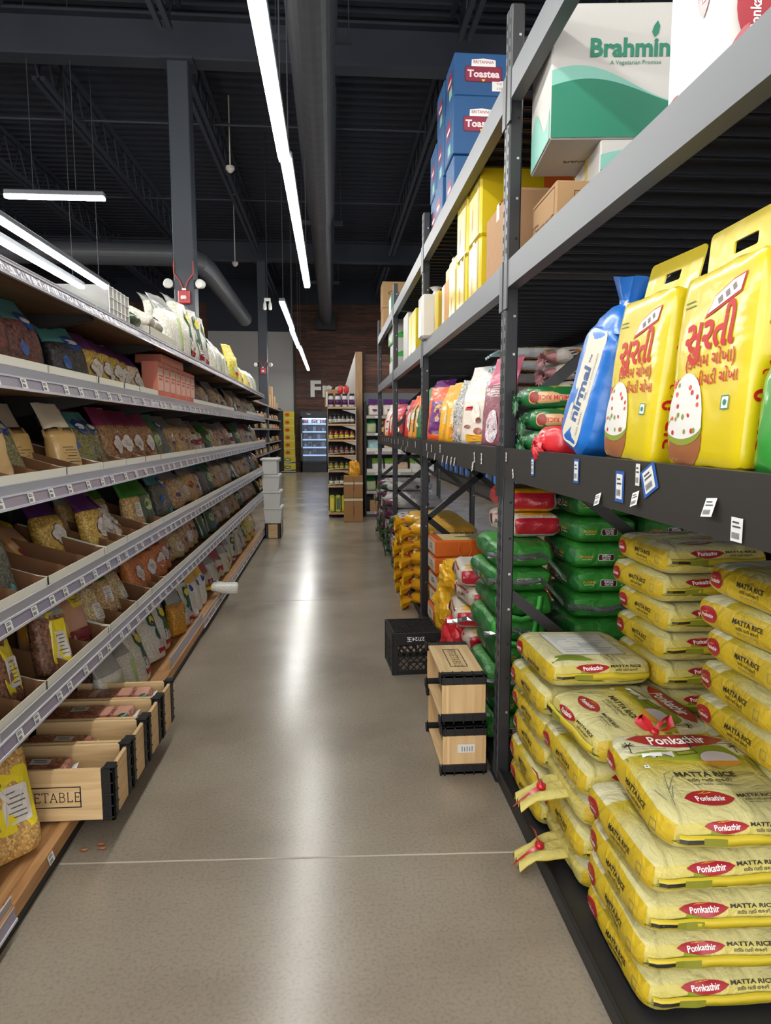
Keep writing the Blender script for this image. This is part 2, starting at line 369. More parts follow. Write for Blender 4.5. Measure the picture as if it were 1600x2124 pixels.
for y in (2.5, 8.0, 14.4, 20): mb.box(-.165-.42,-.165+.42,y-.03,y+.03,5.6 if y<13 else 5.52,5.66 if y<13 else 5.6,STEEL); mb.tube([(-.55,y,5.6),(-.55,y,6.9)],.008,STEEL,5); mb.tube([(.22,y,5.6),(.22,y,6.9)],.008,STEEL,5)
tag(mb.build('round_duct', smooth=False), 'long dark spiral round duct running down the aisle to the back wall', 'duct', kind='structure')
mb = duct([(-11,14.2,4.86),(-2.9,14.2,4.86),(-2.62,14.6,4.84),(-2.55,15.2,4.82),(-2.55,21.6,4.8)], .21, '')
tag(mb.build('round_duct'), 'dark round duct turning behind the first column toward the back wall', 'duct', kind='structure')

# strip lamps (the light of the store)
LED = M('lamp_diffuser', (255,255,250), .4, emit=LAMP); LAMPBODY = M('lamp_housing', (120,124,130), .5)
def lamp(x, y0, y1, z, label, group='linear ceiling lamps', along='y', wires=True, w=.09):
    c = ((x, (y0+y1)/2, z) if along == 'y' else ((y0+y1)/2, x, z)); L = (y1-y0)/2
    r = empty('strip_lamp', label, 'lamp', c, (0,0,0) if along == 'y' else (0,0,PI/2), group)
    mb = MB(); mb.box(-w/2-.004, w/2+.004, -L, L, .012, .075, LAMPBODY, .01); mb.build('lamp_housing', r)
    mb = MB(); mb.ext([(-w/2,.012),(-w/2*.75,-.024),(w/2*.75,-.024),(w/2,.012)], 'y', -L+.004, L-.004, LED); mb.build('lamp_diffuser', r)
    for yy in (-L+.35, L-.35): mb = MB(); mb.tube([(0,yy,.07),(0,yy,6.88-z)], .006, M('wire', (60,62,66), .5), 5); mb.build('suspension_wire', r)
    return r
Zl = 3.6
lamp(-.345, -5.4, -3.02, Zl, 'linear lamp above the aisle, out of sight beyond the near end'); lamp(-3.32, -5.0, .48, Zl, 'linear lamp above the shelving, inner row, out of sight beyond the near end'); lamp(-3.68, -5.0, .48, Zl, 'linear lamp above the shelving, outer row, out of sight beyond the near end'); lamp(2.62, -5.4, -2.6, Zl, 'linear lamp over the freezer aisle, out of sight beyond the near end')  # unseen lengths of the rows, added to brighten faces turned to the camera
lamp(-.345, -3.0, 1.0, Zl, 'linear lamp above the aisle just overhead, before the longest one')
lamp(-.352, 1.02, 5.77, Zl, 'longest bright linear lamp over the aisle, the one cut by the frame top')
lamp(-.338, 5.79, 10.62, Zl, 'bright linear lamp over the aisle continuing the overhead one')
lamp(-.80, 11.95, 15.1, Zl, 'smaller linear lamp beyond the main row, hung beside the far column'); lamp(-.82, 15.12, 18.3, Zl, 'middle length of the distant lamp line before the brown wall'); lamp(-.79, 18.32, 24.9, Zl, 'last length of the distant lamp line, ending before the brown wall')
lamp(-3.32, .5, 5.6, Zl, 'linear lamp above the pulses shelving, closer length of the inner row'); lamp(-3.30, 5.62, 10.95, Zl, 'linear lamp above the shelving, inner row, ending beside the column')
lamp(-3.68, .5, 5.6, Zl, 'linear lamp above the pulses shelving, closer length of the outer row'); lamp(-3.66, 5.62, 10.95, Zl, 'linear lamp above the shelving, outer row, ending behind the top shelf packs')
lamp(9.5, -4.06, -2.84, 4.42, 'short lamp hung crosswise and higher than the others', along='x')
for y0 in (-2.5, 3.0, 8.5, 14.0, 19.5): lamp(2.62, y0, y0+5.3, Zl, 'linear lamp over the freezer aisle behind the storage rack, '+{-2.5:'closest',3.0:'second',8.5:'third',14.0:'fourth',19.5:'last'}[y0]+' of its row')
# sprinkler heads / detectors
for x, y, z, nm in ((-1.62, 12.2, 5.72, 'beside the first column'), (-2.2, 17.0, 5.3, 'near the far column')):
    mb = MB(); mb.lathe([(.012,6.9-z),(.012,.09),(.07,.08),(.075,.04),(.045,.0),(.02,-.02)], M('detector_white', (205,200,190), .5), 14)
    tag(mb.build('smoke_detector', None, (x,y,z)), f'small white ceiling detector hanging {nm}', 'detector', 'ceiling detectors')
# strobes, conduits and emergency heads on the columns
def strobe(x, y, z, s, which):
    r = empty('fire_alarm_strobe', f'red fire alarm strobe with red cables on the {which} column', 'alarm', (x,y,z)); RED2 = M('alarm_red', (176,30,38), .35)
    mb = MB(); mb.box(-.075*s,.075*s,-.05*s,0,-.085*s,.085*s,RED2,.012*s); mb.build('alarm_body', r)
    mb = MB(); mb.box(-.035*s,.035*s,-.075*s,-.05*s,-.035*s,.015*s,M('strobe_lens',(225,215,215),.15),.01*s); mb.build('strobe_lens', r)
    mb = MB(); mb.box(-.025*s,.025*s,-.03*s,-.005*s,.085*s,.11*s,WHITE)
    for sg in (-1,1): mb.tube([(sg*.012*s,-.02*s,.1*s),(sg*.05*s,-.025*s,.2*s),(sg*.118*s,-.02*s,.29*s),(sg*.122*s,-.014*s,.36*s),(sg*.118*s,-.014*s,.45*s)], .009*s, M('red_conduit',(170,70,66),.5), 6)
    mb.build('red_cable', r)
    for sg in (-1,1):
        e = tag(link('emergency_light', None, None, (x+sg*.155*s, y+.03, z+.17*s)), f'white emergency light head on the {"outer" if sg<0 else "aisle"} side of the {which} column', 'emergency light', 'emergency light heads')
        mb = MB(); mb.box(-.03*s,.03*s,-.02*s,.02*s,-.05*s,.05*s,BLKPLASTIC,.008); mb.build('mounting_bracket', e)
        mb = MB(); mb.lathe([(.02*s,-.06*s),(.05*s,-.03*s),(.062*s,.03*s),(.055*s,.045*s),(.01*s,.05*s)], M('lamp_white',(215,215,210),.3), 14); mb.build('lamp_head', e, (sg*.055*s,-.02,0), (PI/2,0,-sg*.5))
strobe(-1.86, 9.37, 3.19, 1.0, 'near'); strobe(-1.86, 19.68, 3.12, 1.0, 'far')

# hanging twin spotlight by the far column
r = empty('twin_spotlight', 'small twin spotlight hanging on a thin rod beside the far column', 'spotlight', (-1.17,13.5,3.85))
mb = MB(); mb.tube([(0,0,.1),(0,0,3.06)], .008, STEEL, 6); mb.build('rod', r)
mb = MB(); mb.box(-.06,.06,-.02,.02,.04,.1,M('lamp_white',(215,215,210),.3),.01); mb.lathe([(.02,-.12),(.035,-.1),(.03,-.02),(.012,.04)],M('lamp_white',(215,215,210),.3),10,(-.05,0,0)); mb.lathe([(.02,-.12),(.035,-.1),(.03,-.02),(.012,.04)],M('lamp_white',(215,215,210),.3),10,(.05,0,0)); mb.build('lamp_heads', r)

# ------------------------------------------------------------------ sign on the back wall
r = empty('wall_sign', 'large white letters starting with F on the brown back wall', 'sign', (-.76,26.15,2.72))
xx = 0.0
for ch_ in 'Frozen':
    f = txt(ch_, .56, .035, 'LEFT'); xs = [p[0] for p in f[0]]; y0 = min(p[1] for p in txt('F', .56, .035, 'LEFT')[0])
    w = max(xs)-min(xs); f = at2(f, xx-min(xs), -y0, 0, 1.12)
    mb = MB(); n = len(f[0]); mb.decal(f, lambda u, v: (u, -.05, v), M('sign_white', (226,224,218), .5))
    for fc in f[1]:
        for a, b in zip(fc, fc[1:]+fc[:1]): mb.add([(f[0][a][0],-.05,f[0][a][1]),(f[0][b][0],-.05,f[0][b][1]),(f[0][b][0],0.03,f[0][b][1]),(f[0][a][0],0.03,f[0][a][1])],[(0,3,2,1)],M('sign_white',(226,224,218),.5))
    mb.build('sign_letter', r); xx += w*1.12+.05

# ------------------------------------------------------------------ glass door cooler on the back wall
r = empty('glass_door_cooler', 'black upright cooler with a lit glass door in front of the brown wall', 'cooler', (-.62,25.75,0))
CB = M('cooler_black', (34,36,40), .4); mb = MB()
w = .5; mb.box(-w,w,.35,.42,.0,2.2,CB); mb.box(-w,-w+.07,-.3,.36,0,2.2,CB,.01); mb.box(w-.07,w,-.3,.36,0,2.2,CB,.01); mb.box(-w,w,-.32,.36,1.98,2.2,CB,.01); mb.box(-w,w,-.3,.36,0,.32,CB,.01); mb.build('cabinet', r)
mb = MB(); mb.box(-.4,.4,.32,.35,.34,1.96,M('cooler_inner',(150,172,206),.5)); mb.build('lining', r)
mb = MB(); mb.box(-.42,.42,-.27,-.22,1.9,1.95,M('cooler_lamp',(225,236,255),.4,emit=9)); mb.build('cooler_lamp', r)
for z in (.62,.9,1.18,1.46,1.74):
    mb = MB(); mb.box(-.42,.42,-.2,.33,z-.02,z,M('cooler_shelf',(170,186,214),.4)); mb.box(-.42,.42,-.215,-.2,z-.035,z+.015,M('shelf_glow',(210,226,255),.4,emit=1.1)); mb.build('cooler_shelf', r)  # glow put into the front edge of each cooler shelf
mb = MB(); 
for z0, z1 in ((.33,.4),(1.94,2.0)): mb.box(-w,w,-.36,-.32,z0,z1,CB)
for x0 in (-w, w-.07): mb.box(x0,x0+.07,-.36,-.32,.33,2.0,CB)
dr = mb.build('door', r); mb = MB(); mb.box(-.43,.43,-.345,-.337,.4,1.94,clear('cooler_glass',(225,235,245),.9)); mb.build('door_glass', dr); mb = MB(); mb.box(-.46,-.44,-.4,-.36,.9,1.4,SILVER); mb.build('door_handle', dr)
mb = MB(); mb.decal(at2(txt('True',.05,.02),-.2,2.09), lambda u,v:(u,-.323,v), WHITE); mb.build('header_print', r)
k = 0
for zi, z in enumerate((.62,.9,1.18,1.46,1.74)):
    nm = ['lowest','fourth','third','second','top'][zi]; n = 5 if zi else 3
    for i in range(n):
        c = [(226,190,190),(228,228,232),(196,116,120),(150,80,70),(206,206,220),(120,140,190)][(i*2+zi*5)%6]
        mb = MB(); h = .13+.03*((i*7+zi)%3); mb.box(-.065,.065,-.05,.05,0,h,M('pack_%d_%d_%d'%c,c,.35,coat=.5),.015)
        mb.box(-.04,.04,-.052,-.049,.03,h-.04,WHITE if (i+zi)%2 else RED)
        tag(mb.build('frozen_pack', None, (-.62-.32+i*(.64/4), 25.75-.05, z+.001)), f'{ORD[i]} frozen pack from the hinge side, {nm} cooler shelf', 'food pack', 'packs inside the glass door cooler')

# ------------------------------------------------------------------ yellow cartons by the grey wall
for i in range(8):
    z0 = .03+i*.268; red = i >= 2
    mb = MB(); w = .28-(.01 if i > 4 else 0); mb.box(-w,w,-.2,.2,0,.264,M('carton_yellow',(222,200,40),.5),.006)
    if red:
        mb.box(-w*.99,w*.99,-.2015,-.199,0,.05,M('carton_pale',(228,214,130),.5)); mb.decal(at2(rings(ell(.17,.13),1),.03,.15), lambda u,v:(u,-.203,v), ORANGE); mb.decal(at2(rings(ell(.11,.03),1),.03,.16), lambda u,v:(u,-.205,v), RED)
    else:
        mb.box(-w*.99,w*.99,-.2015,-.199,.0,.035,WHITE); mb.decal(rings([(-.28,.03),(.28,.03),(.28,.09),(.1,.05)],1,(.05,.05)), lambda u,v:(u,-.203,v), M('carton_blue',(30,80,130),.5)); mb.decal(at2(rings(ell(.24,.1),1),0,.16), lambda u,v:(u,-.203,v), M('logo_dark',(40,60,60),.5)); mb.decal(at2(rings(ell(.17,.05),1),0,.16), lambda u,v:(u,-.205,v), WHITE)
    o = mb.build('carton', None, (-1.6+(.02 if i<5 else .0)-(0.015 if 2<=i<=4 else 0), 25.5, z0))
    mb2 = MB(); mb2.box(-.025,.025,-.2,.2,.2635,.2655,M('clear_tape',(205,190,110),.2)); mb2.build('tape', o)
    tag(o, f'yellow carton with {"red oval emblem" if red else "dark oval emblem and blue swoosh"}, {ORD[7-i]} from the top of its stack', 'carton', 'yellow cartons stacked by the grey wall')
mb = MB(); mb.box(-.3,.3,-.22,.22,0,.03,M('pallet_dark',(70,60,50),.7)); tag(mb.build('pallet_board', None, (-1.6,25.5,0)), 'thin dark board under the stack of yellow cartons', 'pallet')

# ================================================================== aisle shelving with pulses and rice
SECY = 1.03; XR = -.95
RAILS = [1.96, 1.626, 1.27, .91, .565]            # underside of each ticket rail, top shelf first
BOARD = wood('shelf_board', (92,66,40), (120,90,58), (40,3,40), .55); DECKWOOD = wood('deck_wood', (150,104,62), (190,144,96), (40,2.5,40), .45)
RAILM = film('ticket_rail', (132,126,142), .15, .3, 30, .8); RAILEDGE = M('rail_edge', (205,204,214), .3, coat=.5); ACRYL = clear('acrylic', (232,232,240), .80)
SHELFDARK = M('shelf_back', (40,38,38), .7); TICKET = M('ticket_paper', (214,214,212), .6); INK = M('ticket_ink', (60,60,64), .6)
def board_me(deep):
    mb = MB(); mb.box(-1.39, XR-.008, .003, SECY-.003, .008, .03, BOARD)
    for yy in (.01, SECY-.03): mb.ext([(-1.39,-.09),(-1.39,.008),(XR-.03,.008),(XR-.03,-.01)], 'y', yy, yy+.02, SHELFDARK)
    return mb.mesh('shelf')
def rail_me():
    mb = MB(); L = SECY-.003
    mb.ext([(XR-.006,.036),(XR-.010,.036),(XR-.002,.002),(XR+.003,.002)], 'y', .003, L, RAILM); mb.ext([(XR-.004,-.004),(XR-.004,.004),(XR+.006,.004),(XR+.006,-.004)], 'y', .003, L, RAILEDGE)
    mb.ext([(XR-.012,.034),(XR-.012,.039),(XR-.003,.039),(XR-.003,.034)], 'y', .003, L, RAILEDGE)
    return mb.mesh('ticket_rail')
def riser_me(h=.03):
    mb = MB(); mb.box(XR-.011, XR-.009, .004, SECY-.004, .038, .038+h, ACRYL); mb.box(XR-.0115, XR-.0085, .004, SECY-.004, .037+h, .040+h, RAILEDGE)
    return mb.mesh('clear_riser')
def ticket_me():
    mb = MB(); mb.add([(XR-.0025,-.021,.034),(XR-.0025,.021,.034),(XR+.0055,.021,.003),(XR+.0055,-.021,.003)], [(0,3,2,1)], TICKET)
    def P(y, t): return (XR-.0025+.008*t+.0006, y, .034-.031*t+.0002)
    for t0, t1, y0, y1 in ((.12,.2,-.016,.008),(.28,.36,-.016,.012)): mb.add([P(y0,t0),P(y1,t0),P(y1,t1),P(y0,t1)], [(0,3,2,1)], INK)
    for k in range(7): y0 = -.016+k*.0034; mb.add([P(y0,.55),P(y0+.0018,.55),P(y0+.0018,.88),P(y0,.88)], [(0,3,2,1)], INK)
    return mb.mesh('price_ticket')
_bm, _rm, _am, _am2, _tm = board_me(1), rail_me(), riser_me(), riser_me(.07), ticket_me(); _am0 = riser_me(.010)
SHN = ['top shelf','second shelf down','third shelf down','fourth shelf down','fifth shelf down','bottom deck']
for k in range(-1, 8):
    y0 = 2.0+SECY*k
    r = empty('shelving_section', f'brown and black shelving section of the pulses aisle, {ORD[k+1]} from the near end', 'shelving', (0,y0,0), group='shelving sections of the pulses aisle')
    mb = MB(); mb.box(-1.42,-1.395,.002,SECY-.002,0,2.12,SHELFDARK); mb.box(-1.40,-1.36,.002,.035,0,2.2,BLACKMETAL); mb.build('back_panel', r)
    mb = MB(); mb.box(-1.39,-.965,.002,SECY-.002,0,.06,M('kick_plate',(30,28,28),.5)); mb.build('kick_plate', r)
    mb = MB(); mb.box(-1.39,-.952,.002,SECY-.002,.06,.098,DECKWOOD,.003); mb.box(-.985,-.95,.002,SECY-.002,.052,.108,DECKWOOD,.004); dk = mb.build('base_deck', r)
    if k >= 2 or k == -1: link('clear_riser', _am2 if k == 2 else _am, dk, (0.004,0,.066))
    if k >= 3 or k == -1:
        link('ticket_rail', _rm, dk, (.004,0,.062))
        for q in range(3): link('price_ticket', _tm, dk, (.0042,.2+q*.31+RND.uniform(-.05,.05),.062))
    elif k == 0: link('price_ticket', _tm, dk, (.004,.26,.066))
    for li, zb in enumerate(RAILS):
        s = link('shelf', _bm, r, (0,0,zb)); link('ticket_rail', _rm, s); link('clear_riser', _am if li else _am0, s)
        n = 0 if li == 0 else (6 if li < 3 else 7)
        for q in range(n): link('price_ticket', _tm, s, (.0004,.09+q*(SECY-.14)/(n-1)+RND.uniform(-.03,.03),0))

# shelf-ready white trays with brown insides
_tray = {}
def tray_mesh(L, ndiv, back=.17):
    k = (L, ndiv, back)
    if k in _tray: return _tray[k]
    mb = MB(); x0, x1 = -1.33, -.966; h = .066; t = .003
    mb.box(x0,x1,0,L,0,.003,CARDIN); mb.box(x1-t,x1,0,L,0,h,CARDW); mb.box(x1-2*t,x1-t-.0002,0.003,L-.003,.003,h-.001,CARDIN)
    prof = [(x1,0),(x1,h),(x1-.03,h+.004),(x0,back),(x0,0)]
    if back < .1: prof = [(x1,0),(x1,h),(x1-.008,h),(x1-.008,0)]
    mb.ext(prof,'y',0,t,CARDW); mb.ext(prof,'y',L-t,L,CARDW)
    if back > .1: mb.ext(prof,'y',t+.0002,2*t,CARDIN); mb.ext(prof,'y',L-2*t,L-t-.0002,CARDIN)
    for q in range(1, ndiv): mb.ext([(x1-.008,.003),(x1-.008,h-.004),(x0,back-.01),(x0,.003)],'y',L*q/ndiv-.0015,L*q/ndiv+.0015,CARDIN)
    _tray[k] = mb.mesh('display_tray'); return _tray[k]
TRAYS = {1: [[.50,.50],[.36,.26,.38],[0]], 2: [[.62,.38],[.34,.34,.32],[.5,.5]], 3: [[.40,.60],[.30,.42,.28],[.5,.25,.25]], 4: [[.34,.66],[.42,.28,.30],[.28,.44,.28]]}
cnt = {}
for li in (1,2,3,4):
    for k in range(0, 8):
        lens_ = TRAYS[li][k%3] if k > 1 or li != 1 else TRAYS[1][k]
        if li == 1 and k in (2,): continue
        y = 2.0+SECY*k+.012
        for L in lens_:
            if L <= 0: continue
            L = round(L*(SECY-.024),3); c = cnt.get(li,0); cnt[li] = c+1
            tag(link('display_tray', tray_mesh(L, max(1,round(L/.19)) if k < 2 else 1, .17 if k < 2 else .07), None, (0,y,RAILS[li]+.0305)), f'white card display tray with brown inside, {ORD[c] if c<20 else "number %d"%(c+1)} from the near end, {SHN[li]}', 'display tray', f'display trays on the {SHN[li]}')
            y += L+.002
tag(link('display_tray', tray_mesh(.62, 2), None, (0,3.92,RAILS[0]+.0305)), 'white card display tray under the green edged packs on the top shelf', 'display tray')

# ---- pillow pouches: front faces +x, stands at the origin's height, back bottom edge on the origin
def pouch(name, W=.17, H=.29, D=.085, content=None, cap=None, labels=(), fill=.68, seed=0, tuck=.5):
    rg = random.Random(seed); n = 24
    rows = [(0,.90,.62),(.02,.985,.88),(.07,1,1),(.2,1.01,1.03),(.38,1.0,1.0),(.52,1.0,.93),(.64,.99,.80),(fill,.98,.58)]
    D *= .9; W *= .90; H *= 1.04
    top = [(fill,.985,.585),(fill+(1-fill)*.35,.97,.34),(fill+(1-fill)*.7,.98,.11),(.985,1.0,.035),(1,1.0,.03)]
    sx = rg.uniform(-.03,.03); sd = rg.uniform(0,50)
    def prof(t, rws):
        for a, b in zip(rws, rws[1:]):
            if t <= b[0]+1e-9: q = 0 if b[0] == a[0] else (t-a[0])/(b[0]-a[0]); return a[1]+(b[1]-a[1])*q, a[2]+(b[2]-a[2])*q
        return rws[-1][1:]
    def pt(th, t, rws):
        w, d = prof(t, rws); c, s_ = math.cos(th), math.sin(th); e = .62
        y = W/2*w*math.copysign(abs(c)**e, c); x = D/2*d*math.copysign(abs(s_)**e, s_)
        nz = noise.noise(Vector((y*14+sd, x*14, t*5)))*.010+noise.noise(Vector((y*40+sd, x*30, t*14)))*.006
        x += nz*(.4+.6*d)*(1 if s_ >= 0 else -.6)
        lean = (t-.5)**2*sx
        return (x+D/2+lean*.5-(.018 if t > fill else 0)*(t-fill)/(1-fill+1e-6)*2, y+lean, t*H+(noise.noise(Vector((y*20+sd,t*3,0)))*.008 if t > fill else 0))
    def skin(rws, mat, capb, capt):
        mb = MB(); vs = []; fs = []
        ts = [r_[0] for r_ in rws]
        for t in ts:
            for k in range(n): vs.append(pt(2*PI*k/n, t, rws))
        for i in range(len(ts)-1):
            for k in range(n): fs.append((i*n+k, i*n+(k+1)%n, (i+1)*n+(k+1)%n, (i+1)*n+k))
        if capb: fs.append(tuple(range(n))[::-1])
        if capt: fs.append(tuple(range((len(ts)-1)*n, len(ts)*n)))
        return mb.add(vs, fs, mat)
    body = skin(rows, content, True, cap is None).mesh(name, True)
    out = [(name, body)]
    if cap: out.append(('film_top', skin(top, cap, False, True).mesh('film_top', True)))
    def front(y, t, off=.0022):
        w, d = prof(t, rows if t <= fill else top); yy = max(-.97, min(.97, y/(W/2*w))); c = math.copysign(abs(yy)**(1/.5), yy)
        p = pt(math.acos(max(-1,min(1,c))), t, rows if t <= fill else top); return (p[0]+off, y, p[2])
    for L in labels:
        mb = MB()
        for i, (shape, y, t, w, h, mat) in enumerate(L[1]):
            o = {'rect': rrect(w,h,min(w,h)*.12,2), 'oval': ell(w,h), 'hex': [(-w*.5,h*.3),(0,h*.5),(w*.5,h*.3),(w*.5,-h*.3),(0,-h*.5),(-w*.5,-h*.3)][::-1],
                 'flower': [(w*.5*(.74+.26*abs(math.cos(2*a)))*math.cos(a), h*.5*(.74+.26*abs(math.cos(2*a)))*math.sin(a)) for a in [2*PI*k/32 for k in range(32)]],
                 'bars': None, 'flat': 0, 'tri': [(-w/2,-h/2),(w/2,-h/2),(0,h/2)]}['flat' if isinstance(shape, tuple) else shape]
            if o == 0: f = shape
            elif o is None: f = strokes([((-w/2*(1 if j%2==0 else .7), h/2-h*j/5),(w/2*(1 if j%3 else .6), h/2-h*j/5)) for j in range(6)], h*.05)
            else: f = rings(o, 3)
            mb.decal(f, lambda u, v, y=y, t=t, i=i: front(y+u, min(.97,max(.03,t+v/H)), .002+.0011*i), mat)
        out.append((L[0], mb.mesh(L[0])))
    return out
FILMT = film('teal_film', (88,150,150)); FILMP = film('purple_film', (88,44,104)); FILMM = film('magenta_film', (134,48,90)); FILMC = film('clear_film', (150,150,146), .1, .9, 26, .9)
FILMI = film('indigo_film', (78,78,136)); FILMG = film('green_film', (62,126,52)); FILMW = film('wine_film', (132,50,54)); FILMY = film('yellow_film', (226,182,30)); FILMPAPER = film('paper_film', (220,206,184), .4, .4, 20, .2)
FILMD = film('dark_clear_film', (82,86,84), .1, .9, 26, .9)
BLUEL = M('label_blue', (30,62,128), .35, coat=.4); WLAB = M('label_white', (206,200,194), .45, coat=.3); YLAB = M('label_yellow', (222,200,34), .45, coat=.3); PLAB = M('label_pale_green', (166,186,122), .45, coat=.3)
GLAB = M('label_dark_green', (22,74,52), .4, coat=.4); PURL = M('label_purple', (78,30,84), .4); TEALL = M('label_teal', (70,150,160), .35, coat=.4); LINK_ = M('label_ink', (96,90,86), .5)
hexl = [('logo_label', [('hex',.035,.70,.07,.085,BLUEL),('oval',.035,.70,.05,.032,WLAB)]), ('side_print', [('oval',-.03,.35,.035,.06,M('label_mid_blue',(60,92,150),.35))]), ('corner_print', [('oval',.045,.10,.04,.035,TEALL)])]
flow = lambda m: [('flower_label', [('flower',.02,.36,.10,.10,m),('flower',.02,.36,.092,.092,WLAB),('bars',.02,.36,.045,.03,LINK_)])]
KINDS = {}
def kind(key, desc, cat='food pouch', **kw): KINDS[key] = dict(desc=desc, cat=cat, kw=kw, protos=[])
G = grain
kind('kidney','teal topped bag of dark red beans', W=.22,H=.30,D=.10, content=G('g_kidney',(48,20,20),(104,52,46),95), cap=FILMT, labels=hexl)
kind('black','teal topped bag of black beans', W=.20,H=.27,D=.09, content=G('g_black',(16,15,17),(54,50,54),110), cap=FILMT, labels=hexl)
kind('chana','purple topped bag of golden split peas', W=.17,H=.27,D=.085, content=G('g_chana',(150,100,36),(220,172,82),130), cap=FILMP, labels=flow(PURL))
kind('pale','purple topped bag of pale pink lentils', W=.16,H=.25,D=.08, content=G('g_pale',(176,136,112),(224,204,178),130), cap=FILMP, labels=flow(PURL))
kind('flour','blue topped bag of beige flour', W=.20,H=.28,D=.10, content=film('flour_fill',(214,176,120),.15,.5,16,.8), cap=FILMI, labels=hexl[:1])
kind('paper','cream topped bag of flour with dark print', W=.15,H=.30,D=.085, content=film('flour_tan',(212,174,112),.2,.5,18,.6), cap=FILMPAPER, fill=.55, labels=[('text_print',[('bars',0,.28,.07,.06,LINK_)])])
kind('moong','teal topped bag of green lentils', W=.18,H=.28,D=.09, content=G('g_moong',(70,72,40),(130,122,74),130), cap=FILMT, labels=hexl)
kind('tealdark','teal topped bag of dark green pulses', W=.19,H=.30,D=.10, content=G('g_teald',(38,42,36),(92,92,76),120), cap=FILMT, labels=hexl)
kind('whole','magenta topped bag of brown lentils', W=.18,H=.30,D=.09, content=G('g_whole',(84,54,32),(160,116,70),130), cap=FILMM, labels=flow(M('label_magenta',(150,40,90),.4)))
kind('orange','wine topped bag of orange lentils', W=.18,H=.28,D=.09, content=G('g_orange',(170,84,36),(222,128,66),150), cap=FILMW, labels=flow(M('label_magenta',(150,40,90),.4)))
kind('brown','clear bag of brown chickpeas, yellow label', W=.15,H=.30,D=.085, content=G('g_brown',(74,42,30),(140,96,70),100), cap=FILMC, labels=[('yellow_label',[('rect',.025,.42,.08,.19,YLAB),('rect',.027,.33,.055,.10,WLAB),('bars',.027,.33,.035,.07,LINK_)])])
kind('oats','clear bag of pale oats, white label', W=.16,H=.28,D=.09, content=G('g_oats',(140,110,72),(206,178,132),120), cap=FILMC, labels=[('white_label',[('rect',.03,.28,.055,.075,WLAB),('bars',.03,.28,.04,.05,LINK_)])])
kind('yelfold','tan packet with large yellow label', W=.15,H=.29,D=.08, content=film('tan_fill',(186,140,108),.3,.4), cap=FILMM, labels=[('yellow_label',[('rect',.02,.72,.07,.11,YLAB),('bars',.02,.72,.045,.07,LINK_),('rect',0,.14,.12,.06,M('label_maroon',(120,40,40),.4))]),('edge_stripe',[('rect',-.062,.45,.014,.24,M('label_amber',(196,140,20),.4))])])
kind('greentop','green topped bag of tan pulses', W=.16,H=.27,D=.085, content=G('g_tan',(130,98,56),(196,164,108),120), cap=FILMG, labels=[('white_label',[('rect',.015,.42,.06,.08,WLAB),('bars',.015,.42,.04,.05,LINK_)])])
kind('golden','clear bag of golden pulses', W=.15,H=.29,D=.085, content=G('g_gold',(146,110,60),(200,164,104),130), cap=FILMC, labels=[('orange_print',[('flower',.01,.4,.06,.06,M('label_rust',(150,72,40),.4))])])
kind('nuts','clear bag of tan nuts', W=.15,H=.29,D=.085, content=G('g_nuts',(120,88,58),(190,156,116),90), cap=FILMC, labels=[('dark_print',[('oval',.02,.3,.05,.03,M('label_violet',(80,60,100),.4))])])
kind('greenpouch','dark green printed pouch', W=.15,H=.27,D=.075, content=film('pouch_green',(64,86,58),.2,.6), cap=FILMG, labels=[('pale_print',[('oval',.01,.45,.07,.07,PLAB),('bars',.01,.45,.04,.03,LINK_)])])
kind('riceg','clear rice bag with dark green label', W=.19,H=.32,D=.09, content=G('g_rice',(186,178,150),(228,222,200),230,(1,1,.45)), cap=FILMC, fill=.86, labels=[('green_label',[('rect',.045,.45,.085,.22,GLAB),('rect',.045,.26,.085,.07,WLAB),('oval',.045,.66,.05,.05,YLAB),('rect',.045,.13,.085,.03,RED),('bars',.045,.26,.05,.035,LINK_)])])
kind('ricep','clear bag of white rice with pale green strip', W=.19,H=.28,D=.10, content=G('g_rice',(186,178,150),(228,222,200),230,(1,1,.45)), cap=FILMC, fill=.72, labels=[('pale_label',[('rect',.05,.36,.04,.15,PLAB)])])
kind('goldbag','clear bag of deep golden split peas', W=.17,H=.31,D=.09, content=G('g_deep',(160,96,14),(220,150,40),130), cap=FILMC, fill=.62, labels=[('green_edge',[('rect',.07,.6,.02,.15,GLAB)])])
kind('popcorn','bright yellow bag of puffed corn', W=.17,H=.32,D=.10, content=G('g_pop',(206,164,24),(244,212,80),70), cap=FILMY, labels=[('white_print',[('oval',.02,.4,.06,.08,WLAB),('rect',.02,.25,.05,.03,RED)])])
kind('yeltop','white rice bag with yellow top', W=.17,H=.31,D=.10, content=G('g_ricew',(200,194,176),(236,230,214),230,(1,1,.45)), cap=FILMY, fill=.68, labels=[('blue_oval',[('oval',.03,.62,.06,.07,M('label_white_film',(226,222,214),.4)),('oval',.03,.62,.045,.05,BLUEL)])])
kind('redpot','red topped pack', W=.15,H=.26,D=.10, content=film('pale_fill',(196,186,160),.3,.4), cap=film('red_film',(150,26,34)), fill=.55, labels=[('red_band',[('rect',0,.3,.1,.05,M('label_red',(160,30,36),.4))])])
kind('chanalarge','clear bag of tan split gram with yellow label', W=.24,H=.36,D=.13, content=G('g_gram',(150,104,48),(206,160,92),130), cap=FILMC, fill=.90, labels=[('yellow_label',[('rect',.03,.50,.13,.20,YLAB),('rect',.035,.46,.085,.12,WLAB),('bars',.035,.46,.055,.08,LINK_),('oval',-.01,.66,.02,.02,GLAB)])])
kind('snack','pack of orange snacks with white film', W=.20,H=.18,D=.09, content=G('g_snack',(190,80,34),(238,150,96),60), cap=FILMC, fill=.7, labels=[('white_print',[('bars',0,.4,.08,.05,WLAB)])])
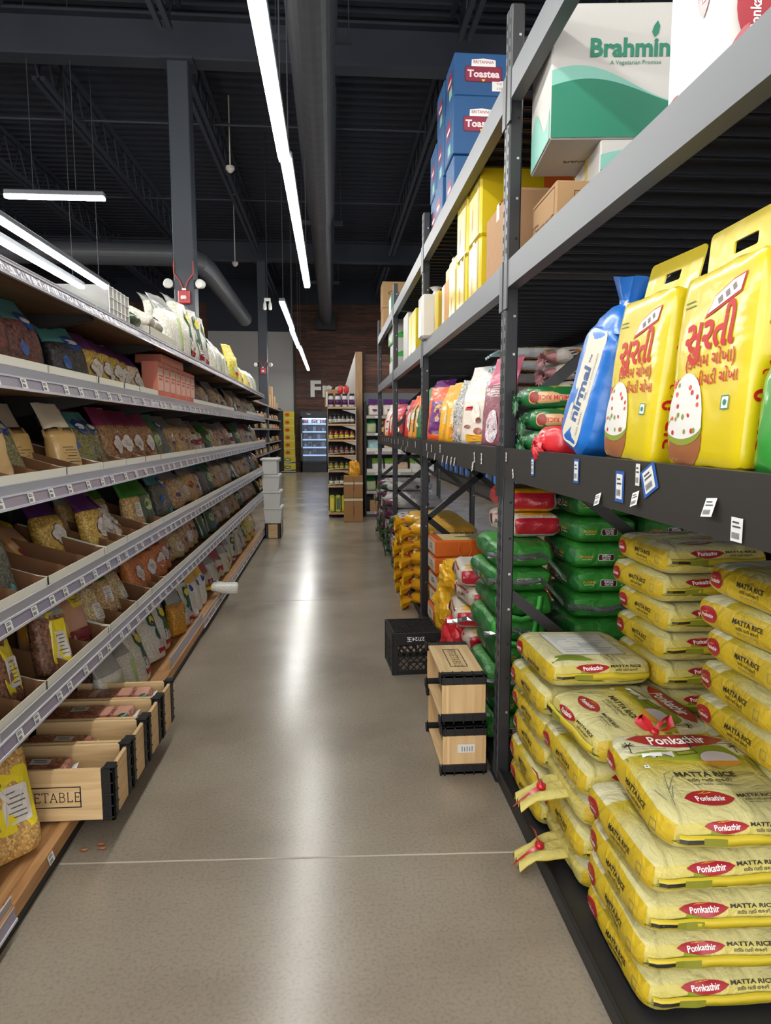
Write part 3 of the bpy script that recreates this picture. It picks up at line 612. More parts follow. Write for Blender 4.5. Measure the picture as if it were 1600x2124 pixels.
kind('cashew','clear pouch of brown roasted pieces', W=.17,H=.25,D=.09, content=G('g_roast',(70,48,34),(130,100,76),80), cap=FILMC, fill=.7, labels=[('white_print',[('rect',.02,.4,.05,.06,WLAB)])])
kind('jarset','clear plastic tub of pale sweets', W=.12,H=.16,D=.10, content=G('g_sweet',(170,150,130),(226,216,200),70), cap=None, labels=[('white_print',[('rect',0,.5,.06,.06,WLAB)])])
_seed = [0]
def make(key):
    K = KINDS[key]; i = len(K['protos'])
    _seed[0] += 1; K['protos'].append(pouch(NAMES.get(key,'printed_bag'), seed=_seed[0]*3.7, **K['kw']))
    return K['protos'][-1]
NAMES = {'kidney':'bean_bag','black':'bean_bag','brown':'chickpea_bag','chana':'lentil_bag','pale':'lentil_bag','moong':'lentil_bag','tealdark':'lentil_bag','whole':'lentil_bag','orange':'lentil_bag','golden':'pulse_bag','greentop':'pulse_bag','goldbag':'pulse_bag','chanalarge':'pulse_bag','flour':'flour_bag','paper':'flour_bag','oats':'oat_bag','nuts':'nut_pouch','cashew':'nut_pouch','riceg':'rice_bag','ricep':'rice_bag','yeltop':'rice_bag','popcorn':'corn_bag','redpot':'red_topped_pack','yelfold':'tan_packet','greenpouch':'printed_pouch','snack':'snack_pack','jarset':'plastic_tub'}
U = lambda a: RND.uniform(-a, a)
_used = {}
def put(key, li, y, lean=.42, rz=0.0, dx=0.0, dz=0.0, x=None, s=1.0, z=None, roll=0.0, group=None, where=None):
    K = KINDS[key]; c = _used.get((key,li),0); _used[(key,li)] = c+1
    pr = K['protos'][c%3] if c >= 3 else make(key)
    W_, H_, D_ = K['kw']['W'], K['kw']['H'], K['kw']['D']
    bz = z if z is not None else (RAILS[li]+.034 if li < 5 else .099)
    xx = x if x is not None else -1.012-D_*s
    o = link(pr[0][0], pr[0][1], None, (xx+dx, y, bz+dz), (roll, -(lean*(.60 if li == 5 else .72)+U(.05)) if lean < .7 else -lean, rz+U(.10)-(.34 if lean < .7 and where is None else 0))); o.scale = (s,s,s)
    for nm, me in pr[1:]: link(nm, me, o)
    lab = f"{K['desc']}, {ORD[c] if c < 20 else 'number %d'%(c+1)} of its kind from the near end, {SHN[li]}" if where is None else where
    w = lab.split()
    if len(w) > 16: lab = f"{K['desc']}, {ORD[c] if c < 20 else 'number %d'%(c+1)} along, {SHN[li]}"
    return tag(o, lab, K['cat'], group or f'pouches on the {SHN[li]} of the pulses aisle')
# second shelf down
for y, k, rz, dx in ((2.14,'kidney',.05,-.05),(2.38,'kidney',-.08,-.03),(2.60,'kidney',.06,0),(2.83,'black',0,-.10),(3.04,'black',-.05,0),(3.27,'chana',.1,0),(3.45,'chana',.05,0),(3.63,'chana',-.05,0),(3.80,'chana',.05,-.02),(3.96,'pale',0,0)):
    put(k, 1, y, .34+U(.05), rz, dx)
seqs = {1: ['greenpouch','nuts','nuts','oats','cashew','nuts','greentop','golden','nuts','oats','cashew','nuts'],
        2: ['golden','nuts','golden','nuts','nuts','redpot','nuts','redpot','greenpouch','nuts'],
        3: ['golden','nuts','golden','oats','golden','nuts','oats','tealdark','greenpouch'],
        4: ['nuts','oats','nuts','oats','golden','nuts','greenpouch','golden','greenpouch','greenpouch'],
        0: ['riceg','ricep','riceg','ricep','riceg','popcorn','popcorn','riceg']}
def run(li, y, y1, keys, lean, step=None, s=1.0, dx=0):
    i = 0
    while y < y1:
        k = keys[i%len(keys)]; w = KINDS[k]['kw']['W']*s; put(k, li, y+w/2, lean+U(.16), U(.26), dx-abs(U(.05)), s=s*(.92+abs(U(.14)))); y += w+.03+(step or 0); i += 1
run(1, 5.55, 10.1, seqs[1], .5)
# third shelf down
for y, k, rz, dx, ln in ((2.06,'flour',0,0,.25),(2.28,'flour',.1,0,.3),(2.47,'moong',0,-.03,.5),(2.64,'paper',.1,-.15,.4),(2.80,'paper',0,-.12,.35),(2.93,'paper',-.05,0,.30),(3.12,'moong',0,0,.36),(3.31,'moong',.06,-.02,.36),(3.52,'whole',.05,0,.36),(3.72,'whole',-.05,0,.34),(3.92,'whole',.03,0,.34),(4.14,'whole',0,0,.34),(4.36,'greenpouch',0,0,.35),(4.55,'tealdark',0,0,.4)):
    put(k, 2, y, ln, rz, dx)
run(2, 4.70, 10.1, seqs[2], .5)
# fourth shelf down
for y, k, rz, dx, ln in ((2.02,'tealdark',0,-.04,.35),(2.26,'tealdark',0,0,.30),(2.50,'whole',.1,-.20,.8),(2.66,'moong',0,-.18,.8),(2.86,'yelfold',.1,-.14,.7),(3.02,'chana',0,-.10,.5),(3.24,'chana',.05,0,.36),(3.42,'pale',0,-.02,.6),(3.58,'pale',.1,0,.8),(3.66,'golden',0,-.15,.5),(3.86,'greentop',0,0,.38),(4.08,'greenpouch',-.05,0,.38),(4.30,'tealdark',0,-.06,.5),(4.52,'tealdark',.05,0,.42)):
    put(k, 3, y, ln, rz, dx)
run(3, 4.66, 10.1, seqs[3], .5)
# fifth shelf down
for y, k, rz, dx, ln in ((2.05,'brown',.1,-.02,.3),(2.28,'brown',0,0,.36),(2.46,'brown',0,-.10,.3),(2.62,'brown',-.25,.03,.30),(2.76,'yelfold',.05,-.09,.3),(2.92,'yelfold',0,0,.30),(3.12,'oats',0,0,.38),(3.32,'greentop',0,0,.38),(3.50,'oats',.15,0,.5),(3.66,'orange',.05,-.12,.4),(3.86,'orange',.05,0,.38),(4.08,'orange',-.04,0,.36),(4.30,'orange',.05,0,.36),(4.52,'orange',0,-.02,.4)):
    put(k, 4, y, ln, rz, dx)
run(4, 4.68, 10.1, seqs[4], .55)
# bottom deck
put('snack', 5, 1.93, .5, .3, .03); put('chanalarge', 5, 2.255, .36, -.45, .03); put('chanalarge', 5, 2.0, .5, .1, -.22)
for y, k, rz, dx, ln in ((3.40,'cashew',0,-.12,.5),(3.38,'ricep',.1,0,.25),(3.62,'ricep',0,0,.35),(3.84,'riceg',.15,.01,.5),(4.04,'riceg',0,-.12,.45),(4.22,'riceg',.1,-.01,.55),(4.42,'riceg',.1,-.02,.45),(4.62,'goldbag',0,-.16,.4),(4.80,'goldbag',0,0,.22),(5.00,'riceg',.1,0,.25),(5.22,'yeltop',0,0,.25),(5.42,'yeltop',.1,0,.25),(5.62,'yeltop',-.1,0,.22)):
    put(k, 5, y, ln, rz, dx, s=1.08)
tag(put('yeltop', 5, 5.90, 1.42, .2, .30, .02), 'white rice bag with yellow end sticking out over the aisle floor from the bottom deck', 'food pouch')
run(5, 6.06, 7.2, ['redpot','ricep','redpot'], .3); run(5, 7.22, 8.4, ['ricep','riceg'], .25); run(5, 8.42, 9.8, ['popcorn'], .25)
# second rows seen deeper on the shelves
for li, ys, ks in ((1,(2.2,2.5,2.75,3.0),('black','kidney','black','black')),(2,(2.16,3.35,3.62,3.95),('flour','tealdark','whole','whole')),(4,(2.34,3.0,3.2,3.72,3.95,4.2),('brown','yelfold','oats','orange','orange','orange')),(3,(3.1,3.4,3.75),('chana','golden','greentop')),(5,(4.0,4.3,4.9,5.3,5.55),('riceg','riceg','goldbag','yeltop','yeltop'))):
    for y, k in zip(ys, ks): put(k, li, y, .32, U(.1), -.15)
# salmon cartons on the second shelf down
for i in range(7):
    mb = MB(); w = .145; S1 = M('carton_salmon', (196,112,92), .5); mb.box(-.09,0,-w/2,w/2,0,.24,S1,.004); mb.box(-.088,.0006,-w/2+.004,w/2-.004,.002,.06,M('carton_orange',(208,92,62),.5)); mb.box(-.001,.0012,-w/2+.015,w/2-.015,.075,.205,M('carton_pale_pink',(208,172,158),.5))
    mb.decal(strokes([((-.04,.21),(.04,.21)),((-.05,.16),(.05,.16)),((-.045,.14),(.03,.14))],.008), lambda u,v:(.0022,u,v), M('carton_print',(150,60,60),.5))
    tag(mb.build('food_carton', None, (-.99,4.18+i*.158+.04,RAILS[1]+.0305)), f'salmon pink food carton with pale panel, {ORD[i]} in its row on the second shelf', 'carton', 'salmon cartons on the second shelf')
mb = MB(); mb.box(-.16,0,-.3,.3,0,.055,M('carton_salmon',(196,112,92),.5),.004); tag(mb.build('food_carton', None, (-1.0,4.62,RAILS[1]+.2715)), 'flat pink carton lying on top of the salmon cartons', 'carton')
# top shelf
Zt = RAILS[0]
put('cashew',0,3.02,1.2,.3,.0); 
r = empty('wire_basket', 'clear divider rack standing on the top shelf beside green packs', 'rack', (-1.12,3.42,Zt+.031)); mb = MB()
CP = clear('clear_tub', (226,226,226), .72)
mb.box(-.14,.14,-.15,.15,0,.004,CP); mb.box(-.14,-.137,-.15,.15,0,.15,CP); mb.box(.137,.14,-.15,.15,0,.15,CP); mb.box(-.14,.14,-.15,-.147,0,.15,CP); mb.box(-.14,.14,.147,.15,0,.15,CP); mb.build('clear_box', r)
mb = MB(); 
for q in range(6): mb.tube([(.142,-.15+q*.06,0),(.142,-.15+q*.06,.15)],.0025,WHITE,5)
for q in range(4): mb.tube([(.142,-.15,.01+q*.045),(.142,.15,.01+q*.045)],.0025,WHITE,5)
mb.build('wire_grid', r)
for i,(y,rz) in enumerate(((3.62,.2),(3.80,-.1))): put('greenpouch',0,y,1.05,rz,.06,.03)
for i,y in enumerate((3.86,3.99,4.12)): put('jarset',0,y+.1,0,0,-.14,.0)
for i,y in enumerate((4.36,4.52,4.68,4.84)):
    mb = MB(); mb.box(-.14,0,-.07,.07,0,.12,clear('blue_clear',(206,226,232),.45),.008); mb.box(-.13,-.01,-.06,.06,.004,.09,M('tub_fill',(196,200,196),.6)); o = mb.build('plastic_tub', None, (-1.1,y,Zt+.031)); mb = MB(); mb.box(-.142,.002,-.072,.072,.12,.13,M('tub_lid',(150,190,200),.3)); mb.build('lid', o)
    tag(o, f'clear tub with pale blue lid, {ORD[i]} in its row on the top shelf', 'tub', 'pale blue tubs on the top shelf')
put('riceg',0,4.22,1.15,.1,.06,.08); put('riceg',0,4.42,1.15,-.1,.05,.08); put('ricep',0,4.66,1.1,0,.0,.05)
for y,k,s,ln,dx in ((5.05,'ricep',1.5,.2,0),(5.30,'riceg',1.45,.25,-.12),(5.42,'riceg',1.5,.12,0),(5.72,'riceg',1.5,.12,.0),(5.98,'riceg',1.45,.1,.0),(6.2,'riceg',1.4,.15,-.1)): put(k,0,y,ln,.15,dx,s=s)
for i,y in enumerate((6.48,6.72,6.96,7.20)): put('ricep',0,y,.12,.3,0,s=1.15,roll=-.12)
put('popcorn',0,7.7,.1,0,.02,s=1.25); put('popcorn',0,7.46,.9,0,0,s=1.0); put('popcorn',0,8.1,.9,.2,0); put('popcorn',0,8.5,.4,.2,0); put('popcorn',0,8.8,.7,0,0); put('popcorn',0,9.2,.4,0,0); put('ricep',0,9.5,.3,0,0); put('ricep',0,9.8,.3,0,0)
mb = MB(); mb.box(-.09,.0,-.06,.06,0,.16,M('carton_red',(170,40,44),.45),.004); mb.box(-.001,.001,-.05,.05,.04,.1,M('carton_pale_pink',(208,172,158),.5)); tag(mb.build('food_carton', None, (-1.1,2.28,Zt+.031)), 'red carton on the near end of the top shelf', 'carton')
put('ricep',0,2.72,1.35,.2,-.12)

# ================================================================== storage rack along the other side
rack = empty('storage_rack', 'tall black steel storage rack with upper beams shining grey, stacked with rice and cartons', 'rack', (.72,5.4,0))
RX, RY = .72, 5.4
PY = [.28, 2.86, 5.44, 8.0, 10.58]
SLOT = M('slot_dark', (12,12,13), .8); BOLT = M('bolt_zinc', (190,190,188), .3, .8); POSTM = M('post_black', (38,38,41), .38); POSTF = M('post_front_grey', (74,76,80), .4)
def rp(name, mb, parent=rack): return mb.build(name, parent, (-RX,-RY,0))
for i, py in enumerate(PY):
    for bx in (0, 1):
        mb = MB(); x0, x1 = (.70,.752) if not bx else (1.60,1.652)
        mb.box(x0,x1,py-.04,py+.04,0,3.12,POSTM,.006)
        if not bx:
            mb.box(x0-.001,x0+.004,py-.036,py-.010,.0,3.115,POSTF); mb.box(x0-.001,x0+.004,py+.010,py+.036,.0,3.115,POSTF)
            if i in (1,2):
                zz = .1
                while zz < 3.08: mb.box(x0-.0016,x0+.003,py-.029,py-.017,zz,zz+.022,SLOT); mb.box(x0-.0016,x0+.003,py+.017,py+.029,zz,zz+.022,SLOT); zz += .05
        mb.box(x0-.012,x1+.012,py-.06,py+.06,0,.006,POSTM)
        zz = .3
        while zz < 3.0: mb.lathe([(.007,-.003),(.007,.0),(.004,.003)],BOLT,8,(0,0,0)) if False else mb.box(x1-.022,x1-.013,py-.0425,py-.04,zz,zz+.009,BOLT if (int(zz*10)%2) else SLOT); zz += .15
        rp('upright_post', mb)
    segs = [((.75,1.56),(1.6,2.28)),((1.6,2.28),(.75,3.0)),((.75,1.47),(1.6,.80)),((.75,.81),(1.6,.12))]+([((.75,.81),(1.6,1.5))] if i >= 2 else [])
    for a, b in segs:
        mb = MB(); mb.bar((a[0],py,a[1]),(b[0],py,b[1]),.045,.02,POSTM); rp('brace', mb)
BEAMZ = [(1.305,1.43),(2.06,2.165),(2.765,2.87)]
for b in range(4):
    y0, y1 = PY[b]+.042, PY[b+1]-.042
    for li, (z0, z1) in enumerate(BEAMZ):
        mat = DARKBEAM if li == 0 else SHEENBEAM
        mb = MB(); mb.ext([(.698,z0),(.698,z1),(.725,z1),(.725,z1-.02),(.745,z1-.02),(.745,z0)],'y',y0,y1,mat); mb.box(.694,.70,y0-.03,y0+.02,z0-.08,z1+.01,POSTF if li else POSTM,.001); mb.box(.694,.70,y1-.02,y1+.03,z0-.08,z1+.01,POSTF if li else POSTM,.001)
        rp('front_beam', mb)
        mb = MB(); mb.box(1.61,1.65,y0,y1,z0,z1,POSTM); rp('back_beam', mb)
        mb = MB(); yy = y0+.01
        while yy < y1-.08: mb.ext([(yy,z1-.045),(yy,z1-.021),(yy+.092,z1-.021),(yy+.092,z1-.045),(yy+.086,z1-.045),(yy+.086,z1-.027),(yy+.006,z1-.027),(yy+.006,z1-.045)],'x',.726,1.609,M('deck_slat',(44,44,48),.35)); yy += .108
        if not (li == 2 and b == 0): rp('slat_deck', mb)
    mb = MB(); mb.box(.698,.712,y0,y1,0,.055,M('base_beam_black',(34,33,33),.5),.004); mb.box(.712,1.64,y0,y1,.008,.03,POSTM); rp('base_beam', mb)
# price tickets taped to the lower beam
TB = M('ticket_blue', (48,92,168), .4, coat=.3)
def beam_ticket(px, pz, w, h, rot=0.0, blue=False, out=.004):
    y = .697*1450/(px-688); z = pz; mb = MB()
    fn = lambda u, v: (.697-out-(.012*(v-h/2) if out > .004 else 0), y-u, z+v)
    def lay(f, mat, o): mb.decal(at2(f,0,0,rot), lambda u, v: (.697-.0015-o-max(0,out-.004)*(.5-v/h), y-u, z+v), mat)
    if blue: lay(rect(w*1.45,h*1.25,1,1), TB, 0)
    lay(rect(w,h,1,1), TICKET, .0008)
    lay(strokes([((-w*.35,h*.3),(w*.2,h*.3)),((-w*.35,h*.12),(w*.35,h*.12))],h*.07), INK, .0016)
    lay(strokes([((-w*.35+q*w*.075,-h*.38),(-w*.35+q*w*.075,-h*.12)) for q in range(9)],w*.035), INK, .0016)
    rp('price_ticket', mb)
for a in ((1055,1.395,.018,.036),(1070,1.335,.02,.035,.3),(1112,1.375,.026,.05,.05,True),(1207,1.385,.03,.055,0,True),(1303,1.365,.035,.06,0,True),(1368,1.392,.05,.05,.45,True),(1343,1.40,.022,.05),(1260,1.322,.03,.03,.3,False,.014),(1343,1.345,.03,.032,.3,False,.014),(1513,1.36,.035,.034,.1,False,.016),(1572,1.33,.035,.042,.0)): beam_ticket(*a)
for i, px in enumerate((793,797,801,806,812,818,826,836,846,862,886,896,914)): beam_ticket(px, 1.385-.004*(i%3), .035, .05, .0)
for i, px in enumerate((833,843,889,904,921,930,939,946,985)): beam_ticket(px, 1.325, .03, .045, .35, False, .012)
for px in (987,1002): beam_ticket(px, 1.37, .024, .05, .0 if px > 990 else .3)
mb = MB(); mb.box(.695,.7,5.0,5.06,.6,.61,POSTM)

# ------------------------------------------------------------------ lying sacks
def sack_fn(W, L, T, seed=0, amp=.006, pinch=.12, slump=0.0, rad=None):
    h = (W/2, L/2, T/2); r = rad or min(T*.42, .05)
    def D(p, n=None):
        q = [p[0], p[1], p[2]-T/2]; inner = [max(-(h[i]-r), min(h[i]-r, q[i])) for i in range(3)]; d = [q[i]-inner[i] for i in range(3)]; l = math.sqrt(sum(v*v for v in d))
        if l > 1e-9: q = [inner[i]+d[i]/l*r for i in range(3)]; nn = Vector(d)/l
        else: nn = Vector((0,0,1))
        a, b = q[0]/h[0], q[1]/h[1]; e = max(abs(a),abs(b))
        s = 1-.16*abs(b)**5-.08*abs(a)**6; q[2] *= s
        q[2] += slump*(b*b)*.5
        q[0] *= 1-pinch*max(0,abs(b)-.7)/.3*.5
        v = Vector((q[0]*9+seed*3.1, q[1]*9, q[2]*16)); k = (noise.noise(v)*1.0+noise.noise(v*2.7)*.5)*amp
        return Vector((q[0]+nn.x*k, q[1]+nn.y*k, max(.001, q[2]+T/2+nn.z*k*(.35 if nn.z > 0 else .1))))
    return D
FACES = {'T': lambda W,L,T: (lambda u,v,o: (u, v, T), (0,0,1)), 'F': lambda W,L,T: (lambda u,v,o: (u,-L/2,T/2+v), (0,-1,0)), 'B': lambda W,L,T: (lambda u,v,o: (-u,L/2,T/2+v), (0,1,0)),
         'L': lambda W,L,T: (lambda u,v,o: (-W/2,-u,T/2+v), (-1,0,0)), 'R': lambda W,L,T: (lambda u,v,o: (W/2,u,T/2+v), (1,0,0))}
def sack(W, L, T, mats, seed=0, amp=.006, prints=(), nx=14, ny=18, nz=6, band=None, slump=0.0, pinch=.12, rad=None):
    """mats: dict T,B(bottom),L,R,F,K(back); prints: (face, flat shape, material, lift)"""
    D = sack_fn(W,L,T,seed,amp,pinch,slump,rad); mb = MB()
    def grid(fn, n1, n2, mat, flip, mat2=None, cut=None):
        vs = [D(fn(i/n1, j/n2)) for j in range(n2+1) for i in range(n1+1)]
        fs = []; 
        for j in range(n2):
            for i in range(n1):
                f = (j*(n1+1)+i, j*(n1+1)+i+1, (j+1)*(n1+1)+i+1, (j+1)*(n1+1)+i); fs.append(f[::-1] if flip else f)
        mb.add(vs, fs, mat)
    grid(lambda a,b: (-W/2+W*a,-L/2+L*b,T), nx, ny, mats['T'], False); grid(lambda a,b: (-W/2+W*a,-L/2+L*b,0), nx, ny, mats.get('Z',mats['T']), True)
    grid(lambda a,b: (-W/2+W*a,-L/2,T*b), nx, nz, mats.get('F',mats['T']), False); grid(lambda a,b: (-W/2+W*a,L/2,T*b), nx, nz, mats.get('K',mats['T']), True)
    grid(lambda a,b: (-W/2,-L/2+L*a,T*b), ny, nz, mats.get('L',mats['T']), True); grid(lambda a,b: (W/2,-L/2+L*a,T*b), ny, nz, mats.get('R',mats['T']), False)
    def on(face, lift):
        fn, nrm = FACES[face](W,L,T); nrm = Vector(nrm)
        def g(u, v):
            p = Vector(fn(u,v,0)); c = D(p); e = .004
            if face == 'T': a = D((p.x+e,p.y,p.z))-D((p.x-e,p.y,p.z)); b = D((p.x,p.y+e,p.z))-D((p.x,p.y-e,p.z))
            elif face in 'FB': a = D((p.x+e,p.y,p.z))-D((p.x-e,p.y,p.z)); b = D((p.x,p.y,p.z+e))-D((p.x,p.y,p.z-e))
            else: a = D((p.x,p.y+e,p.z))-D((p.x,p.y-e,p.z)); b = D((p.x,p.y,p.z+e))-D((p.x,p.y,p.z-e))
            n = a.cross(b); n = n.normalized() if n.length > 1e-12 else nrm
            if n.dot(nrm) < 0: n = -n
            return c+n*lift
        return g
    for face, flat, mat, lift in prints: mb.decal(flat, on(face, lift), mat)
    me = mb.mesh('sack', True); me['w'] = W
    return me, D, on
Y1, Y2 = sackcloth('sack_yellow', (200,170,34)), sackcloth('sack_pale_yellow', (202,188,102))
CRM = sackcloth('sack_cream', (210,205,166), (203,195,136), (182,164,42)); CRMB = sackcloth('sack_back_cream', (208,200,150))
INKB = M('sack_ink', (40,38,32), .5); REDO = M('sack_red', (158,24,40), .4, coat=.2); OLIVE = M('sack_olive', (128,142,38), .5); LEAF = M('sack_leaf', (104,122,30), .5); GOLD = M('sack_gold', (214,150,50), .5); RICEP = M('sack_rice_print', (206,196,200), .6)
def oval_logo(face, u, v, w, rot=0.0, sq=.52, lift=.0016, t='Ponkathir', pointed=True):
    o = lens(w, w*sq) if pointed else ell(w, w*sq)
    return [(face, at2(rings(o,4),u,v,rot), REDO, lift), (face, at2(txt(t,w*.105 if pointed else w*.12,.02),u,v-w*.03,rot+.05,1,1.35), WHITE, lift+.0012), (face, at2(strokes([((-.18*w,.10*w),(-.02*w,.18*w)),((-.1*w,.11*w),(.1*w,.16*w))],w*.018),u,v,rot), GOLD, lift+.001)]
def matta(face, u, v, h, rot=0.0, lift=.0016, extra=True):
    r = [(face, at2(txt('MATTA RICE',h,.03),u,v,rot), INKB, lift), (face, at2(txt('മട്ട വടി അരി',h*.62,.012),u,v-h*1.25,rot), INKB, lift)]
    if extra: r += [(face, at2(txt('LONG GRAIN',h*.38),u,v+h*.85,rot), GREY, lift), (face, at2(strokes([((-h*2.6,0),(-h*1.5,0)),((-h*1.2,0),(.1*h,0)),((h*.4,0),(h*1.2,0)),((h*1.5,0),(h*2.5,0))],h*.18),u,v-h*2.15,rot), GREY, lift)]
    return r
def palm(face, u, v, s, lift=.0018):
    r = [((0,0),(.1*s,.5*s)),((.1*s,.5*s),(.12*s,.85*s))]+[((.12*s,.85*s),(.12*s+math.cos(a)*.42*s,.85*s+math.sin(a)*.34*s)) for a in (-.5,.2,.9,1.8,2.5,3.2,3.7)]
    return [(face, at2(strokes(r,.07*s),u,v), INKB, lift)]
def ponk_prints(W, L, T, art=True, back=False, side=True, upside=False):
    P = []
    if side:
        for f in ('L','R'):
            rot = PI if upside else 0.0; sg = -1 if upside else 1
            P += oval_logo(f, -L*.31*1, .0, .082, (0 if not upside else PI), .72, pointed=False)
            P += matta(f, L*.10, .012*sg, .0155, rot)
            P += [(f, at2(frame2(.02,.03,.002),L*.36,0), GREY, .0014)]
    P += [('F', at2(rings([(-.10,-.02),(.12,-.02),(.06,.012),(.02,.022),(-.03,.018),(-.07,.0)],3,(0,0)),-W*.28,-.008), LEAF, .0014), ('F', at2(rings([(-.01,.0),(.09,.0),(.06,.022),(.0,.036)],2,(.035,.012)),-W*.22,-.012), OLIVE, .0018), ('F', at2(rings([(-.08,.0),(.09,.0),(.03,.02)],2,(.01,.005)),W*.34,-.03), LEAF, .0014)]
    P += oval_logo('F', -W*.10, T*.36, .135, .0, .36); P += matta('F', W*.23, T*.41, .015, 0, .0016, False)
    if art:
        P += oval_logo('T', 0, L*.36, .30, .0, .30); P += [('T', at2(rings([(-.5*W*.94,-.02),(.5*W*.94,-.06),(.5*W*.94,-.01),(.30*W,.045),(.16*W,.05),(.0,.015),(-.2*W,.025),(-.36*W,.01),(-.5*W*.94,-.005)],4,(0,0)),0,L*.17), OLIVE, .0013)]
        P += palm('T',-W*.40,L*.19,.045)+palm('T',W*.06,L*.235,.05)+palm('T',W*.38,L*.19,.04)
        P += [('T', at2(rings([(-.035,-.01),(-.03,.012),(.02,.015),(.038,.02),(.035,-.002),(.03,-.016),(.022,-.002),(-.018,-.002),(-.022,-.016),(-.03,-.014)],2,(0,.005)),-W*.19,L*.165), RICEP, .002), ('T', at2(rings([(-.03,-.012),(-.026,.01),(.015,.013),(.034,.016),(.03,-.004),(-.018,-.004)],2,(0,.003)),-W*.27,L*.155), WHITE, .0024), ('T', at2(frame2(.06,.018,.004),.0,L*.19,.15), M('sack_brown',(86,58,40),.5), .002)]
        P += [('T', at2(rings(ell(.115,.05),3),W*.20,L*.085), GOLD, .002), ('T', at2(rings([(x,y if y>-.008 else -.008) for x,y in ell(.105,.085)],3),W*.20,L*.105), RICEP, .0026)]
        P += matta('T', .0, -L*.06, .021); P += [('T', at2(txt('Net Wt. : 10Kg',.008),0,-L*.155), GREY, .0016)]
        P += oval_logo('T', -W*.10, -L*.30, .135, 0, .45); P += matta('T', W*.22, -L*.275, .0125)
        P += [('T', at2(strokes([((0,0),(.012,.06)),((.012,.06),(.05,.12)),((.012,.06),(.03,.13)),((.05,.12),(.075,.13)),((.03,.13),(.055,.145)),((-.01,.02),(-.025,.07)),((.01,.03),(.03,.08))],.0022),-W*.36,-L*.36), GREY, .0016), ('T', at2(rect(.014,.014,1,1),-W*.36,L*.03), WHITE, .0016), ('T', at2(rings(ell(.006,.006,8),1),-W*.36,L*.03), GREEN, .0022)]
        P += [('T', at2(strokes([((-.05,0),(.02,0)),((-.03,-.01),(.04,-.01))],.0022),-W*.22,L*.27), GREY, .0016), ('T', at2(strokes([((-.03,.012),(.03,.016)),((-.035,.0),(.03,.002)),((-.03,-.012),(.034,-.01))],.0025),W*.34,L*.33), GREY, .0016)]
    if back:
        P += [('T', at2(rrectf(.24,.26,.01),0,.0), M('sack_table_white',(214,214,208),.5), .0014), ('T', at2(frame2(.24,.26,.003),0,0), GREY, .002)]
        for q in range(11): P += [('T', at2(strokes([((-.10,0),(-.10+.06+.01*(q%3),0)),((-.02,0),(.10-.015*(q%4),0))],.0035),0,.11-q*.021), GREY, .002)]
        P += [('T', at2(rect(.07,.06,2,2),.02,-.02), M('sack_table_grey',(176,178,184),.5), .0022), ('T', at2(rings([(-.09,-.01),(.08,-.01),(.05,.03),(0,.045),(-.05,.03)],3,(0,.01)),-W*.26,-L*.40), LEAF, .0016)]
    return P
def rrectf(w, h, r): return rings(rrect(w,h,r),4)
PW, PL, PT = .40, .43, .104
PM = {'T': CRM, 'Z': CRMB, 'F': Y2, 'K': Y2, 'L': Y1, 'R': Y1}; PMB = dict(PM, T=CRMB)
P_ART = [sack(PW,PL,PT,PM,s,.007,ponk_prints(PW,PL,PT,True),pinch=(.34 if s == 1 else .16)) for s in (1,2)]
P_PLAIN = [sack(PW,PL,PT,PM,s,.007,ponk_prints(PW,PL,PT,False)) for s in (3,4,5)]
P_BACK = sack(PW,PL,PT,PMB,6,.006,ponk_prints(PW,PL,PT,False,True,True,True))
def hem_mesh(D, on, W, T, seed=0):
    """sewn hem across the bottom end"""
    mb = MB(); g = on('F', .001); n = 16; vs = []
    for i in range(n+1):
        u = -W/2*.95+W*.95*i/n; a = g(u, .012); b = g(u, -.012); dz = noise.noise(Vector((u*14,seed,0)))*.004
        vs += [a+Vector((0,-.003,dz)), a+Vector((0,-.012,dz-.002)), b+Vector((0,-.013,dz)), b+Vector((0,-.002,dz))]
    fs = []
    for i in range(n):
        for k in range(3): fs.append((i*4+k, (i+1)*4+k, (i+1)*4+k+1, i*4+k+1)[::-1])
    mb.add(vs, fs, M('sack_hem', (196,174,40), .45)); mb.f; 
    for i in range(3): mb.add([vs[(i)*4+1]+Vector((0,-.0012,-.004)),vs[(i+1)*4+1]+Vector((0,-.0012,-.004)),vs[(i+1)*4+2]+Vector((0,-.0012,.004)),vs[i*4+2]+Vector((0,-.0012,.004))],[(0,3,2,1)],M('hem_black',(40,38,30),.5))
    for i in range(3,6): mb.add([vs[(i)*4+1]+Vector((0,-.0012,0)),vs[(i+1)*4+1]+Vector((0,-.0012,0)),vs[(i+1)*4+2]+Vector((0,-.0012,0)),vs[i*4+2]+Vector((0,-.0012,0))],[(0,3,2,1)],M('hem_olive',(130,130,36),.5))
    return mb.mesh('bottom_hem', True)
for q in P_ART+P_PLAIN+[P_BACK]: pass
HEMS = {id(q[0]): hem_mesh(q[1], q[2], PW, PT, i) for i, q in enumerate(P_ART+P_PLAIN+[P_BACK])}
def ear_mesh(seed=0):
    """gathered top end of a sack: creased yellow flap"""
    mb = MB(); vs = []; n = 10; rows = 7; rg = random.Random(seed)
    for j in range(rows):
        t = j/(rows-1); w = .16*(1-t)+.075*t if t < .55 else .075+.05*(t-.55)
        for i in range(n+1):
            a = i/n-.5; vs.append((a*w*(1+.1*math.sin(t*5)), t*.17, .05*(1-t)*0+.035+math.sin(i*1.9+seed)*.012*(.4+t)-t*t*.06))
    fs = [(j*(n+1)+i, j*(n+1)+i+1, (j+1)*(n+1)+i+1, (j+1)*(n+1)+i) for j in range(rows-1) for i in range(n)]
    mb.add(vs, fs, Y2); mb.add([(x,y,z-.003) for x,y,z in vs], [f[::-1] for f in fs], Y1); 
    return mb.mesh('gathered_end', True)
